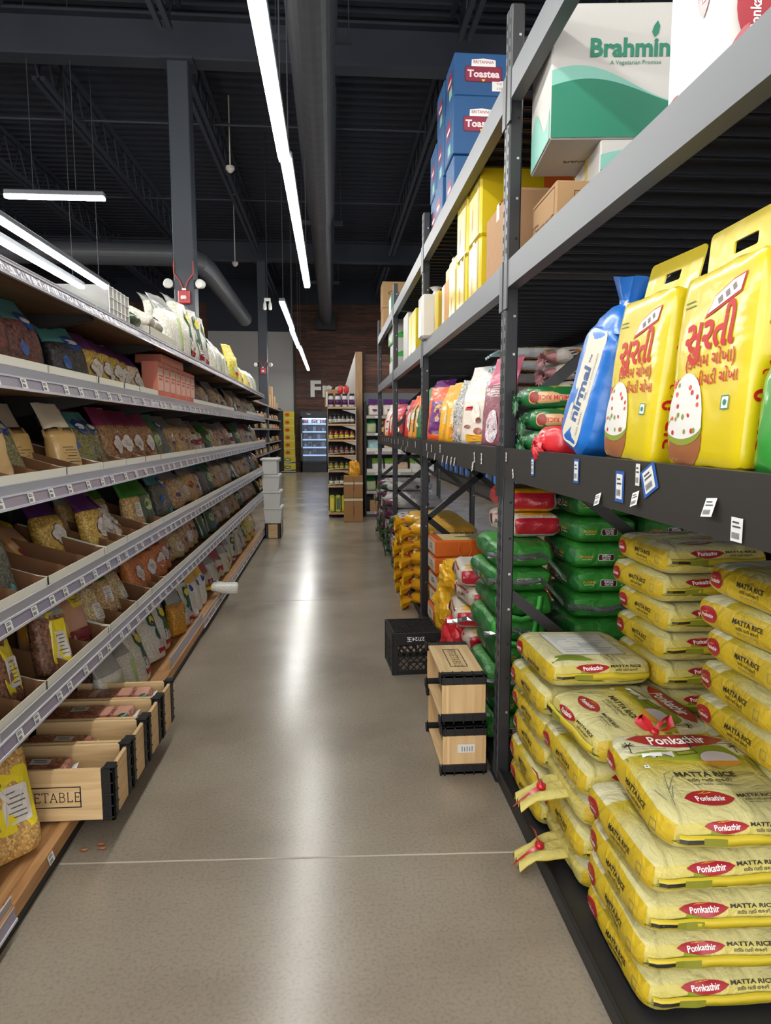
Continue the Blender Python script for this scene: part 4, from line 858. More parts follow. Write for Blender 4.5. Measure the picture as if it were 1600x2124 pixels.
def ribbon_mesh(seed=0):
    mb = MB(); R_ = M('ribbon_red', (196,28,44), .35, coat=.3)
    def rib(pts, w):
        vs = []
        for i, p in enumerate(pts):
            p = Vector(p); tw = .5*math.sin(i*.9+seed); vs += [p+Vector((w/2*math.cos(tw),0,w/2*math.sin(tw))), p-Vector((w/2*math.cos(tw),0,w/2*math.sin(tw)))]
        fs = [(2*i,2*i+1,2*i+3,2*i+2) for i in range(len(pts)-1)]; mb.add(vs, fs, R_)
    rib([(0,0,0),(-.02,.01,.03),(-.045,.015,.05),(-.05,.01,.03),(-.02,0,.005)], .024); rib([(0,0,0),(.025,.01,.03),(.05,.02,.045),(.055,.0,.02),(.02,0,0)], .022); rib([(0,0,0),(-.01,.03,-.01),(-.02,.07,-.03),(-.015,.1,-.06)], .02)
    mb.lathe([(.004,-.012),(.016,-.006),(.016,.008),(.004,.014)], R_, 10)
    return mb.mesh('red_tie', True)
EARS = [ear_mesh(1), ear_mesh(4)]; RIB = [ribbon_mesh(0), ribbon_mesh(2)]
def ponk(proto, loc, rz=0.0, tilt=(0,0), label='', group='yellow rice sacks in the rack', hem=True, ear=None, ribbon=None):
    me = proto[0]; o = link('rice_sack', me, None, loc, (tilt[0], tilt[1], rz)); tag(o, label, 'rice sack', group)
    if hem: link('bottom_hem', HEMS[id(me)], o)
    if ear is not None: link('gathered_end', EARS[ear], o, (0,PL/2-.02,PT*.25))
    if ribbon is not None: link('red_tie', RIB[ribbon], o, (0,PL/2+.07,PT*.5))
    return o
Z0 = .034; PP = .1065
def col(nm, x, y, n, protos, rz=0.0, jit=.012, z0=Z0, top=None, skip=(), rzs=None, **kw):
    for i in range(n):
        rk = n-i; lab = f"yellow rice sack, {ORD[rk-1]} from the top of {nm}"
        p = protos[i%len(protos)] if not (top and i == n-1) else top
        rr = rzs[i%len(rzs)] if rzs else rz
        if i in skip: continue
        ponk(p, (x+U(jit), y+U(jit), z0+i*PP), rr+U(.04), (0,0), lab, **kw)
# front stack closest to the aisle: four layers and a loose sack on top showing its full print
col('the front stack', .957, 1.745, 4, P_PLAIN, 0, .008)
o = ponk(P_ART[0], (1.0,1.765,Z0+4*PP+.012), -.02, (.10,.02), 'rice sack with whole printed face showing and red ribbon, lying on the front stack', ear=0, ribbon=0)
# second stack behind, against the aisle edge
col('the aisle stack by the post', .94, 2.585, 5, P_PLAIN, 0, .012)
ponk(P_BACK, (.955,2.57,Z0+5*PP+.008), .04, (0,.02), 'rice sack lying back side up, printed table showing, on the aisle stack')
for i in range(4):
    e = i in (0,2)
    ponk(P_PLAIN[i%3], (.955+(.03 if e else 0), 2.20+U(.006), Z0+i*PP), PI/2 if e else 0, (0,0), f'rice sack {"with end toward" if e else "with yellow side toward"} the aisle, {ORD[3-i]} below the turned print', ear=1 if e else None, ribbon=1 if e else None)
ponk(P_ART[1], (1.0,2.215,Z0+4*PP+.006), -PI/2+.10, (.0,.05), 'rice sack with its printed face turned sideways, behind the loose front sack')
# tall stacks at the back of the bay
col('the tall back stack', 1.345, 2.54, 10, [P_PLAIN[1],P_PLAIN[0],P_PLAIN[2]], 0, .014, top=P_ART[1])
col('the tall stack at the photo edge', 1.372, 1.90, 10, [P_PLAIN[2],P_PLAIN[1],P_PLAIN[0]], 0, .014, rzs=[.03,-.05,.02,.06,-.03])

# ------------------------------------------------------------------ green sacks in the second bay
GS1, GS2 = sackcloth('sack_green', (48,134,44)), sackcloth('sack_deep_green', (30,104,46)); STRAP = M('strap_green', (64,176,66), .45); TAPE = M('silver_tape', (190,194,196), .18, .85)
def ig_prints(W, L, T):
    P = []
    for f, hw in (('F',W),('L',L)):
        P += [(f, at2(rings(rrect(.078,.036,.007),2),.01,-.005), WHITE, .0015), (f, at2(rings(rrect(.074,.032,.006),2),.01,-.005), M('ig_maroon',(74,16,32),.45), .0022), (f, at2(txt('INDIA',.011,.02),.01,.002), WHITE, .003), (f, at2(txt('GATE',.011,.02),.01,-.0125), WHITE, .003)]
        P += [(f, at2(txt('PONNI',.014,.03),-.085,-.002), M('ig_amber',(206,150,20),.45), .0016), (f, at2(txt('BOILED RICE',.006),-.085,-.016), WHITE, .0016), (f, at2(txt('PONNI',.013,.02),.098,-.001), M('ig_amber',(206,150,20),.45), .0016), (f, at2(strokes([((-.03,0),(.03,0))],.004),.098,-.016), WHITE, .0016)]
    P += [('L', at2(rings(ell(.06,.05),2),-L*.36,0), M('ig_pale',(190,200,120),.5), .0015)]
    return P
GW, GL, GT = .30, .46, .117
GM = {'T': GS1, 'F': GS1, 'L': GS2, 'R': GS2, 'K': GS2}
GSK = [sack(GW,GL,GT,GM,10+i,.013,ig_prints(GW,GL,GT)) for i in range(3)]
GNP = [sack(GW,GL,GT,GM,20+i,.016) for i in range(2)]
def strap_mesh():
    mb = MB(); pts = [(-.10,0,.03),(-.095,-.02,-.01),(-.06,-.045,-.055),(0,-.05,-.07),(.06,-.045,-.055),(.09,-.02,-.015),(.10,0,.03)]; vs = []
    for i, p in enumerate(pts):
        p = Vector(p); d = (Vector(pts[min(i+1,6)])-Vector(pts[max(i-1,0)])).normalized(); s_ = d.cross(Vector((0,-1,0))).normalized()*.016; vs += [p+s_, p-s_+Vector((0,-.004,0)), p-s_*.9+Vector((0,.003,0)), p+s_*.9+Vector((0,.003,0))]
    fs = [(4*i+k, 4*i+(k+1)%4, 4*i+4+(k+1)%4, 4*i+4+k) for i in range(6) for k in range(4)]
    return mb.add(vs, fs, STRAP).mesh('strap_handle', True)
def tapeflap(seed):
    mb = MB(); vs = []; n = 14; rg = random.Random(seed)
    for i in range(n):
        t = i/(n-1); x = -.17+.36*t; z = .008*math.sin(t*9+seed)-(max(0,t-.72)*.35); y = -.012-.006*math.sin(t*14); vs += [(x,y,z+.012),(x,y-.014+.004*math.sin(i*2.1),z-.001),(x,y-.004,z-.014)]
    fs = [(3*i+k, 3*i+k+1, 3*i+3+k+1, 3*i+3+k) for i in range(n-1) for k in range(2)]
    return mb.add(vs, fs, TAPE).mesh('silver_seam', False)
STR, TAPES = strap_mesh(), [tapeflap(1), tapeflap(5)]
def green(x, y, z, i, label, strap=False, tape=None, rz=0.0, plain=False):
    o = link('rice_sack', (GNP[i%2] if plain else GSK[i%3])[0], None, (x,y,z), (0,0,rz)); tag(o, label, 'rice sack', 'green rice sacks in the second rack bay')
    if strap: link('strap_handle', STR, o, (-.02,-GL/2-.002,GT*.66))
    if tape is not None: link('silver_seam', TAPES[tape], o, (0,-GL/2+.004,GT*.5))
    return o
GP = .1195
for i in range(7):
    st = i in (4,5); tp = 0 if i in (2,6) else (1 if i in (4,) else None)
    green(.872+(.02 if i%2 else -.012)+U(.008), 3.34+U(.01), Z0+i*GP, i, f'green rice sack{" with hanging strap" if st else ""}, {ORD[7-i]} from the top of the stack beside the post', st, tp, U(.05), plain=st or i in (2,))
o = green(.885, 3.33, Z0+7*GP, 1, 'green rice sack with silver seam, topmost of the stack beside the post', False, 0, -.05, plain=True)
for i in range(10):
    tp = 0 if i == 5 else None
    green(1.24+U(.01), 3.28+U(.012), Z0+i*GP, i+1, f'green rice sack, {ORD[9-i]} from the top of the middle green stack', False, tp, U(.04), plain=i in (4,5))
for i in range(10):
    green(1.565+U(.006), 3.28+U(.012), Z0+i*GP, i, f'green rice sack, {ORD[9-i]} from the top of the rear green stack', False, None, U(.03))
# red and yellow packs on the green stack and tumbling beside it
RS, YS, CS = film('pack_red',(186,26,48),.2,.7), film('pack_amber',(226,166,24),.2,.7), sackcloth('pack_cream',(214,206,190)); OS = film('pack_orange',(214,100,28),.2,.5)
MAR = M('pack_maroon', (96,20,36), .5)
RSK = [sack(.26,.42,.115,{'T': CS,'F': RS,'L': CS,'R': CS,'K': YS},30+i,.010,[('L',at2(rings(rrect(.05,.06,.01),2),-.12,0),MAR,.0016),('L',at2(txt('BASMATI',.02,.02),.02,0),MAR,.0016),('T',at2(rings([(-.13,-.2),(.13,-.2),(.13,-.1),(0,-.05),(-.13,-.12)],3,(0,-.14)),0,0),YS,.0016),('L',at2(rect(.40,.016,6,1),0,.042),RS,.0014),('F',at2(strokes([((-.11,0),(.11,.004))],.012),0,0),TAPE,.002)]) for i in range(2)]
YSK = sack(.26,.42,.115,{'T': YS,'F': RS,'L': RS,'R': CS},35,.012)
for i in range(2): tag(link('rice_pack', (RSK[0] if i == 0 else YSK)[0], None, (.955,3.42+.02*i,Z0+8*GP+.002+i*.118), (0,0,.08-.12*i)), ['red rice pack with silver seam lying on the green stack beside the post','yellow and red rice pack topmost above the green stack beside the post'][i], 'rice pack', 'red and yellow packs on the green stack')
for i in range(6):
    o = link('rice_pack', RSK[i%2][0], None, (.875-.03*(i%2)-.01*(5-i), 3.92+.05*(i%2), Z0+i*.119), (0,0,.10*(-1)**i)); tag(o, f'red and cream rice pack, {ORD[5-i]} from the top of the pile between green and orange', 'rice pack', 'red and cream packs in the second bay')
    if i in (1,3): link('silver_seam', TAPES[i//2], o, (0,-.205,.06), (.3,0,0))
def crumple(name, mat, label, loc, r=(.07,.09,.10), seed=0, cat='crumpled pack', rot=(0,0,0)):
    """a crushed film pack: many sharp folds"""
    mb = MB(); vs = []; fs = []; n, m = 22, 14
    for j in range(m+1):
        ph = PI*j/m
        for i in range(n):
            th = 2*PI*i/n; d = Vector((math.sin(ph)*math.cos(th), math.sin(ph)*math.sin(th), math.cos(ph))); k = 1+.28*noise.noise(d*2.6+Vector((seed,0,0)))+.22*abs(noise.noise(d*6+Vector((0,seed,0))))
            vs.append((d.x*r[0]*k, d.y*r[1]*k, d.z*r[2]*k))
    for j in range(m):
        for i in range(n): fs.append((j*n+i, (j+1)*n+i, (j+1)*n+(i+1)%n, j*n+(i+1)%n))
    o = mb.add(vs, fs, mat).build(name, None, loc, rot); return tag(o, label, cat)
crumple('rice_pack', film('pack_red_foil',(200,24,40),.12,.9), 'crushed shiny red pack end tumbling toward the milk crate', (.70,3.92,.30), (.07,.11,.13), 1, 'rice pack')
crumple('rice_pack', film('pack_yellow_foil',(230,176,30),.12,.9), 'crushed yellow pack beside the black milk crate', (.715,4.30,.40), (.08,.11,.15), 4, 'rice pack')
crumple('rice_pack', film('pack_yellow_foil',(230,176,30),.12,.9), 'crushed yellow pack top above the other crushed yellow one', (.73,4.22,.62), (.07,.1,.09), 7, 'rice pack')
crumple('rice_pack', film('pack_red_foil',(200,24,40),.12,.9), 'crushed red pack lying low behind the vegetable crates', (.735,3.60,.16), (.05,.1,.1), 9, 'rice pack')
# orange boxed packs
for i in range(6):
    mb = MB(); mb.box(-.2,.2,-.15,.15,0,.118,OS,.012); mb.box(-.14,.17,-.13,.13,.1165,.1195,M('pack_panel_sand',(206,186,132),.45)); mb.decal(at2(rings(ell(.12,.05),2),.02,.0), lambda u,v:(u,v,.1205), LEAF)
    mb.box(-.2015,-.199,-.13,.13,.02,.1,CS); mb.decal(at2(strokes([((-.05,0),(.05,0)),((-.04,.02),(.04,.02))],.006),0,.055), lambda u,v:(-.203,-u,v), MAR)
    o = mb.build('rice_pack', None, (.905+U(.015), 4.80+U(.03), Z0+i*.121), (0,0,U(.08)))
    tag(o, f'orange boxed rice pack with sand top panel, {ORD[5-i]} from the top of its stack', 'rice pack', 'orange boxed rice packs')
    mb = MB(); mb.tube([(-.03,-.152,.10),(-.045,-.175,.05),(-.02,-.19,.005),(.02,-.19,.0),(.05,-.175,.05),(.04,-.152,.10)],.003,M('cord_orange',(226,104,40),.5),6); mb.build('cord_handle', o)
for i in range(5):
    mb = MB(); mb.box(-.2,.2,-.15,.15,0,.118,OS,.012); mb.box(-.14,.17,-.13,.13,.1165,.1195,M('pack_panel_sand',(206,186,132),.45)); mb.box(-.17,.17,-.1515,-.149,.02,.1,M('pack_panel_sand',(206,186,132),.45))
    tag(mb.build('rice_pack', None, (1.33+U(.01), 4.80+U(.02), Z0+i*.121), (0,0,U(.06))), f'orange boxed rice pack with sand panels, {ORD[4-i]} from the top of the rear orange stack', 'rice pack', 'orange boxed rice packs')
mb = MB(); mb.box(-.15,.15,-.03,.03,0,.24,OS,.01); mb.box(-.10,.15,-.0315,-.029,.03,.21,M('pack_panel_dim',(160,140,104),.45)); tag(mb.build('rice_pack', None, (1.37,4.78,Z0+5*.121+.002), (.1,0,.1)), 'orange pack standing upright on the rear orange stack', 'rice pack')

# ------------------------------------------------------------------ sacks with gathered ends farther along
def crimp_mesh(mat, tie, seed=0, ln=.17):
    mb = MB(); n = 22; rows = [(0,.16,.05),(.04,.10,.045),(.075,.035,.03),(.085,.022,.022),(.10,.04,.03),(ln,.085,.06)]; vs = []
    for j, (y, w, h) in enumerate(rows):
        for i in range(n): a = 2*PI*i/n; k = 1+(.30 if i%2 else -.12)*(j/5.0+.2); vs.append((math.cos(a)*w*k, y+.012*noise.noise(Vector((i*.7,j,seed))), math.sin(a)*h*k-.02*(j/5)**2*2))
    fs = [(j*n+i, j*n+(i+1)%n, (j+1)*n+(i+1)%n, (j+1)*n+i) for j in range(5) for i in range(n)]
    mb.add(vs, fs, mat); return mb.mesh('gathered_end', True)
def tie_mesh(mat, seed):
    mb = MB(); pts = []; pts = [(.02,0,.01),(.03,.02,-.02),(.02,.03,-.07),(.03,.03,-.13)]; mb.tube(pts,.005,mat,6); mb.tube([(-.02,0,.01),(-.015,.02,-.04),(-.025,.03,-.1)],.005,mat,6); mb.lathe([(.02,-.01),(.03,-.004),(.03,.006),(.02,.012)],mat,10)
    return mb.mesh('cord_tie', True)
AMB = sackcloth('sack_amber', (226,172,44)); GRYS = sackcloth('sack_white', (206,200,196)); PURS = M('sack_purple', (96,40,66), .5)
ACR, WCR, ATI = crimp_mesh(film('amber_film',(230,172,30),.25,.5), None, 1), crimp_mesh(sackcloth('sack_white',(206,200,196)), None, 3, .12), tie_mesh(M('tie_red',(180,40,44),.5), 1)
PCR = crimp_mesh(film('purple_print',(120,66,92),.3,.5), None, 5, .10); GCR = crimp_mesh(film('green_print',(72,104,72),.3,.5), None, 6, .10)
ASK = [sack(.55,.46,.115,{'T': AMB,'F': AMB},40+i,.010,[('L',at2(txt('SONA MASOORI RICE',.024,.02),.02,-.005),MAR,.0016),('L',at2(rect(.50,.05,6,1),.02,-.005),CS,.0012),('L',at2(strokes([((-.1,0),(.1,0))],.006),.02,-.035),MAR,.0016),('R',at2(txt('SONA MASOORI RICE',.024,.02),0,0),MAR,.0016)]) for i in range(2)]
for c, yy in enumerate((5.80, 6.42)):
    for i in range(6):
        o = link('rice_sack', ASK[(i+c)%2][0], None, (.965+U(.012)-.012*(i%2), yy+U(.012), Z0+i*.1175), (0,0,PI/2+U(.03)))
        tag(o, f'amber rice sack with gathered end, {ORD[5-i]} from the top of the {"nearer" if c==0 else "farther"} amber stack', 'rice sack', 'amber rice sacks in the third bay')
        link('gathered_end', ACR, o, (0,.21,.055)); link('cord_tie', ATI, o, (0,.295,.055))
WP = []
for k in range(4): WP += [('T', at2(rings(ell(.07,.05),2),-.18+.11*k,.24-.09*(k%2)), PURS, .0016)]
WP += [('T', at2(txt('RICE',.05,.02),.0,-.05), PURS, .0016), ('T', at2(strokes([((-.15,0),(.15,0)),((-.12,-.03),(.1,-.03))],.012),0,.06), M('sack_plum',(120,76,92),.5), .0016), ('L', at2(rings(ell(.06,.05),2),.1,0), PURS, .0016)]
WSK = [sack(.52,.60,.108,{'T': GRYS},50+i,.012,WP) for i in range(2)]
for c, yy in enumerate((7.02, 7.60, 8.36, 8.92, 9.48, 10.06)):
    n = (4,5,6,6,7,7)[c]
    for i in range(n):
        o = link('rice_sack', WSK[(i+c)%2][0], None, (1.03+U(.02), yy+U(.012), Z0+i*.111), (0,0,PI/2+U(.04)))
        tag(o, f'white purple-printed rice sack, {ORD[n-1-i]} from the top, {ORD[c]} white stack past the amber sacks', 'rice sack', 'white rice sacks in the far bays')
        link('gathered_end', [PCR,PCR,GCR,WCR][(i+c*2)%4] if i > 1 else GCR, o, (0,.285,.05))

# ================================================================== cartons and packs on the rack shelves
def carton(name, label, x0, y0, z0, w, d, h, mat, rz=0.0, prints=(), cat='carton', group=None, tape=True, ch=.006, tapemat=None):
    """x0, y0 = the corner nearest the aisle and the camera"""
    mb = MB(); mb.box(-w/2,w/2,-d/2,d/2,0,h,mat,ch)
    maps = {'F': lambda l: (lambda u,v: (u,-d/2-l,v)), 'L': lambda l: (lambda u,v: (-w/2-l,-u,v)), 'Z': lambda l: (lambda u,v: (u,-v,-l)), 'T': lambda l: (lambda u,v: (u,v,h+l))}
    for f, flat, m_, l in prints: mb.decal(flat, maps[f](l), m_)
    o = mb.build(name, None, (x0+w/2,y0+d/2,z0), (0,0,rz)); tag(o, label, cat, group)
    if tape:
        t = MB(); tm = tapemat or M('clear_tape',(205,190,110),.2); t.box(-w/2-.0012,w/2+.0012,-.024,.024,h-.001,h+.0012,tm); t.box(-w/2-.0012,-w/2,-.024,.024,h-.07,h,tm); t.build('tape', o)
    return o
def poly(pts, n=1, c=None): return rings(pts, n, c or (sum(p[0] for p in pts)/len(pts), sum(p[1] for p in pts)/len(pts)))
def wave(us, tops, base): 
    vs = [(u,base) for u in us]+list(zip(us,tops)); n = len(us); return vs, [(i,i+1,n+i+1,n+i) for i in range(n-1)]
def brahmins(h, dv=0.0):
    us = [-.308+.616*i/28 for i in range(29)]
    def f(u, a, b, p1, p2): t = (u+.308)/.616; return dv+a+b*math.cos((t-p1)/(p2-p1)*PI)
    lt = [f(u,.178,.060,.14,.74)-.004 for u in us]; dk = [f(u,.145,.046,.20,.82) for u in us]
    P = [('F', wave(us, lt, .004), LGREEN, .0012), ('F', wave(us, dk, .004), GREEN, .0022), ('F', at2(txt('Brahmins',.056,.035),-.035,.285+dv*.6), GREEN, .0022), ('F', at2(txt('A Vegetarian Promise',.0135),-.03,.240+dv*.6), GREEN, .0022),
         ('F', at2(poly([(0,0),(.012,.012),(.016,.035),(.008,.052),(-.004,.036),(-.010,.016)],1),.030,.318+dv*.6), GREEN, .0032), ('L', at2(wave([-.17+.34*i/12 for i in range(13)],[.12+.06*math.sin(i*.5) for i in range(13)],.004),0,0), LGREEN, .0012),
         ('Z', at2(txt('brahmins',.022,.02),-.16,-.02,.08), M('print_dark_grey',(70,66,64),.5), .0012), ('Z', at2(txt('brahmins',.022,.02),.12,-.02,.08), M('print_dark_grey',(70,66,64),.5), .0012)]
    return P
ZM = 2.147
carton('carton', 'white carton with green wave, lower one whose corner shows above the grey beam', .935, 2.405, ZM, .62, .36, .334, CARDWHITE, -.10, brahmins(.334,.065), group='white and green cartons')
carton('carton', 'big white carton with green wave and lettering, upper one overhanging the lower', .765, 2.425, ZM+.337, .62, .36, .43, CARDWHITE, -.10, brahmins(.43), group='white and green cartons')
# white shrink wrapped box with red emblems
Pp = []
for (u, v, s, r_) in ((.02,.25,.14,PI/2),(.14,.05,.12,.6),(-.12,.04,.12,.7)): Pp += [('L', at2(rings(lens(s,s*.42),1),u,v,r_), REDO, .002), ('L', at2(txt('Ponkathir',s*.10,.02),u,v,r_,1,1.2), WHITE, .003)]
for v in (.14,.36,.56): Pp += [('F', at2(rings(lens(.16,.075),1),-.245,v,PI/2), REDO, .002), ('F', at2(txt('Ponkathir',.017,.02),-.245,v,PI/2,1,1.2), WHITE, .003)]
for q, (l, wd) in enumerate(((-.06,.10),(-.03,.17),(0,.19),(.0,.16),(-.01,.13))): Pp += [('L', at2(strokes([((-wd/2,0),(wd/2,0))],.0045),l+.01,.50-q*.020), GREY, .0016)]
Pp += [('L', at2(txt('Pazhuppparambattu',.013),.0,.535), GREY, .0016), ('L', at2(txt('fssai',.026,0,'CENTER',1,.2),.01,.375), GREY, .0016), ('L', at2(strokes([((-.07,0),(.07,0))],.004),.01,.345), GREY, .0016)]
carton('carton', 'tall white shrink wrapped carton with red emblems at the top edge of the photo', .760, 1.345, ZM, .56, .285, .66, M('white_wrapped',(200,197,193),.35,coat=.35,bump=.2,bscale=9), .0, Pp, tape=False, ch=.02)
CF = M('card_print', (92,62,40), .7)
carton('carton', 'small tan carton of vermicelli with printed side, behind the grey beam', .795, 2.51, ZM, .135, .31, .225, CARD, -.02, [('L', at2(txt('FINGER MILLET',.022,.01),.03,.105), CF, .0016), ('L', at2(txt('VERMICELLI',.022,.01),.03,.070), CF, .0016), ('L', at2(frame2(.28,.19,.003),0,.112), CF, .0012), ('L', at2(frame2(.07,.09,.003),-.10,.09), CF, .0016), ('L', at2(rings(ell(.05,.07),1),-.10,.09), CF, .0016), ('L', at2(rings(ell(.04,.06),1),-.10,.09), CARD, .0022), ('F', at2(frame2(.042,.05,.003),.02,.165), CF, .0014), ('F', at2(strokes([((-.008,-.012),(-.008,.014)),((.008,-.012),(.008,.014)),((-.016,-.016),(.016,-.016))],.004),.02,.165), CF, .0014), ('F', at2(frame2(.042,.05,.003),.02,.108), CF, .0014), ('F', at2(rings(ell(.03,.02),1),.02,.11), CF, .0014)], tape=False)
# second bay, middle shelf
CY = M('carton_bright_yellow', (210,184,20), .35, coat=.3, bump=.12, bscale=14); CTAN = M('carton_tan', (170,130,92), .75, bump=.3, bscale=18)
EA = [('F', at2(rect(.15,.17,1,1),.13,.255), ORANGE, .0014), ('F', at2(txt('Eastern',.036,.01),.13,.215), WHITE, .0024), ('F', at2(rings(ell(.20,.20),2),-.08,.108), M('carton_orange_disc',(206,96,40),.5), .0014), ('L', at2(rect(.04,.30,1,1),.10,.17), M('carton_soft_yellow',(182,160,52),.5), .0014), ('L', at2(strokes([((0,-.06),(0,.06)),((.02,-.05),(.02,.05))],.007),-.05,.12), ORANGE, .0016)]
carton('carton', 'yellow wrapped carton with orange disc, upper front one on the middle shelf', .755, 3.62, ZM+.334, .54, .29, .335, CY, .0, EA, group='yellow wrapped cartons', ch=.012)
carton('carton', 'yellow wrapped carton supporting the one with the orange disc', .755, 3.62, ZM, .54, .29, .332, CY, .0, EA, group='yellow wrapped cartons', ch=.012)
carton('carton', 'yellow wrapped carton, second column of the middle shelf, upper', .745, 3.94, ZM+.315, .5, .27, .32, CY, .02, EA, group='yellow wrapped cartons', ch=.012)
carton('carton', 'yellow wrapped carton, second column of the middle shelf, lower', .745, 3.94, ZM, .5, .27, .312, CY, .0, EA, group='yellow wrapped cartons', ch=.012)
carton('carton', 'yellow wrapped carton, third column of the middle shelf', .75, 4.25, ZM, .5, .27, .40, CY, .0, EA, group='yellow wrapped cartons', ch=.012)
carton('carton', 'worn tan carton with crumpled corner between the post and yellow cartons', .775, 3.06, ZM, .44, .50, .385, CTAN, .0, [('L', at2(rings([(-.04,0),(.06,.0),(.03,.05),(.0,.03)],1),.10,.01), M('torn_dark',(70,52,38),.8), .0016), ('F', at2(strokes([((0,.0),(0,.38))],.004),.05,0), CF, .0014)], tapemat=M('pale_tape',(206,196,176),.3), ch=.014)
TO = [('F', at2(rings(rrect(.18,.10,.02),2),.0,.20), M('toastea_maroon',(140,40,66),.4), .0014), ('F', at2(txt('Toastea',.036,.03),0,.195), WHITE, .0024), ('F', at2(rect(.10,.03,1,1),0,.265), M('toastea_maroon',(140,40,66),.4), .0014), ('F', at2(strokes([((-.1,0),(.1,0)),((-.08,-.03),(.09,-.03)),((-.08,-.06),(.05,-.06))],.006),0,.11), M('toast_brown',(130,74,36),.5), .0014), ('L', at2(rect(.1,.33,1,1),-.08,.17), WHITE, .0014), ('L', at2(strokes([((0,-.12),(0,.12))],.012),-.07,.17), M('toastea_maroon',(140,40,66),.4), .002)]
carton('carton', 'orange tan carton with maroon rusk label on the middle shelf', .775, 4.66, ZM, .42, .32, .345, M('carton_toast',(196,142,72),.5), 0, TO, tape=False)
carton('carton', 'plain yellow carton lying on the orange tan rusk carton', .80, 4.70, ZM+.347, .42, .26, .10, CY, .0, tape=False)
carton('carton', 'yellow wrapped pack beside the white parcel', .745, 5.00, ZM, .3, .13, .33, CY, .0, EA[3:], tape=False, ch=.012)
o = carton('parcel', 'white wrapped parcel with knotted top overhanging the beam by the second post', .655, 5.15, ZM+.02, .22, .19, .315, M('white_wrapped',(200,197,193),.35,coat=.35,bump=.2,bscale=9), .0, [], 'parcel', tape=False, ch=.02)
mb = MB(); mb.lathe([(.05,-.004),(.03,.012),(.018,.03),(.035,.05),(.05,.06)], M('white_wrapped',(200,197,193),.35), 9); mb.build('knot', o, (.01,0,.315))
# third and fourth bays, middle shelf
carton('carton', 'narrow yellow carton on the middle shelf of the third bay', .755, 6.35, ZM, .30, .30, .44, CY, 0, [('F', at2(rect(.08,.20,1,1),.1,.3), ORANGE, .0014)], tape=False)
carton('carton', 'yellow carton with red corner behind the narrow yellow one', .755, 6.68, ZM, .30, .22, .44, CY, 0, [('L', at2(poly([(-.1,0),(.1,0),(.1,.1)],1),0,.004), RED, .0014)], tape=False)
carton('carton', 'grey white carton behind the third post with tan tape', .78, 7.25, ZM, .5, .4, .55, CARDWHITE, 0, [('F', at2(strokes([((-.1,-.06),(.1,.06))],.03),0,.30), CARD, .0014)], tape=False)
for i in range(6):
    c, r_ = divmod(i, 3)
    carton('carton', f'white carton with bright green stripe, {"nearer" if c==0 else "farther"} column, {["lowest","middle","topmost"][r_]}', .765+.02*(r_%2), 8.35+c*.55+.06*r_, ZM+r_*.225, .42, .42, .222, CARDWHITE, U(.03), [(f, at2(wave([-.2+.4*q/8 for q in range(9)],[.05+.03*math.sin(q*.7) for q in range(9)],.004),0,0), M('print_bright_green',(60,160,60),.5), .0014) for f in 'FL'], tape=False, group='white cartons with green stripe')
# top level
CB_ = M('carton_blue', (0,140,246), .38, coat=.15); TMR = M('toastea_maroon',(140,40,66),.4)
def toastea(h):
    v = h*.55; P = [('F', at2(rings(rrect(.232,.094,.016),3),.0,v-.012), M('toastea_deep',(76,26,60),.4), .0012), ('F', at2(rings(rrect(.222,.084,.014),3),.0,v-.010), TMR, .002), ('F', at2(poly([(-.076,-.026),(.076,-.026),(.074,.012),(0,.020),(-.074,.012)],1),.0,v+.058), WHITE, .0028), ('F', at2(txt('BRITANNIA',.0175,.01),.0,v+.056), M('britannia_red',(178,60,70),.5), .0036), ('F', at2(txt('Toastea',.040,.035),.0,v-.012,0,1.08), M('toastea_cream',(240,222,222),.5), .003), ('F', at2(rings([(-.012,.004),(.012,.004),(.006,-.008),(-.006,-.008)],1),.0,v-.045), YELLOW, .003),
         ('F', at2(rect(.09,.06,1,1),.10,.06), WHITE, .0014), ('F', at2(txt('THE',.014),.10,.072), M('britannia_red',(178,60,70),.5), .002), ('F', at2(txt('6.00',.014),.10,.045), M('britannia_red',(178,60,70),.5), .002), ('L', at2(rings(rrect(.15,.09,.02),2),0,v), TMR, .0014), ('L', at2(strokes([((-.06,-.01),(.06,-.01))],.02),0,v), WHITE, .0022), ('L', at2(rect(.10,.06,1,1),.03,.06), LGREEN, .0014)]
    return P
ZT_ = 2.852
for k, (x, y, hs, n) in enumerate((( .765,4.50,(.345,.345,.25),'front'),(.755,4.84,(.335,.335,.27),'second'),(.757,5.16,(.335,.335),'third'))):
    z = ZT_
    for i, h in enumerate(hs):
        carton('carton', f'blue rusk carton with maroon logo, {ORD[len(hs)-1-i]} from the top of the {n} column', x+U(.006), y+U(.01), z, .36, .30, h-.002, CB_, U(.015), toastea(h), group='blue rusk cartons on top of the rack', tape=False); z += h
carton('carton', 'big tan carton on top of the far end of the rack, upper', .73, 10.05, ZT_+.36, .42, .42, .36, CARD, .0, [('F', at2(rings(ell(.16,.07),1),-.05,.20), CF, .0014), ('F', at2(rings(ell(.13,.05),1),-.05,.20), CARD, .002)], tape=False); carton('carton', 'big tan carton on top of the far end of the rack, lower', .735, 10.05, ZT_, .42, .42, .358, CARD, .0, [('F', at2(rings(ell(.16,.07),1),-.05,.20), CF, .0014)], tape=False)
carton('carton', 'green carton with white print on top of the rack', .765, 9.0, ZT_, .42, .4, .36, M('carton_green',(24,120,84),.5), .0, [('F', at2(strokes([((-.06,0),(.06,.0))],.02),.02,.20), WHITE, .0014), ('F', at2(strokes([((-.06,0),(.10,.0))],.012),.02,.15), WHITE, .0014), ('L', at2(rect(.30,.30,1,1),0,.18), WHITE, .0014)], tape=False)

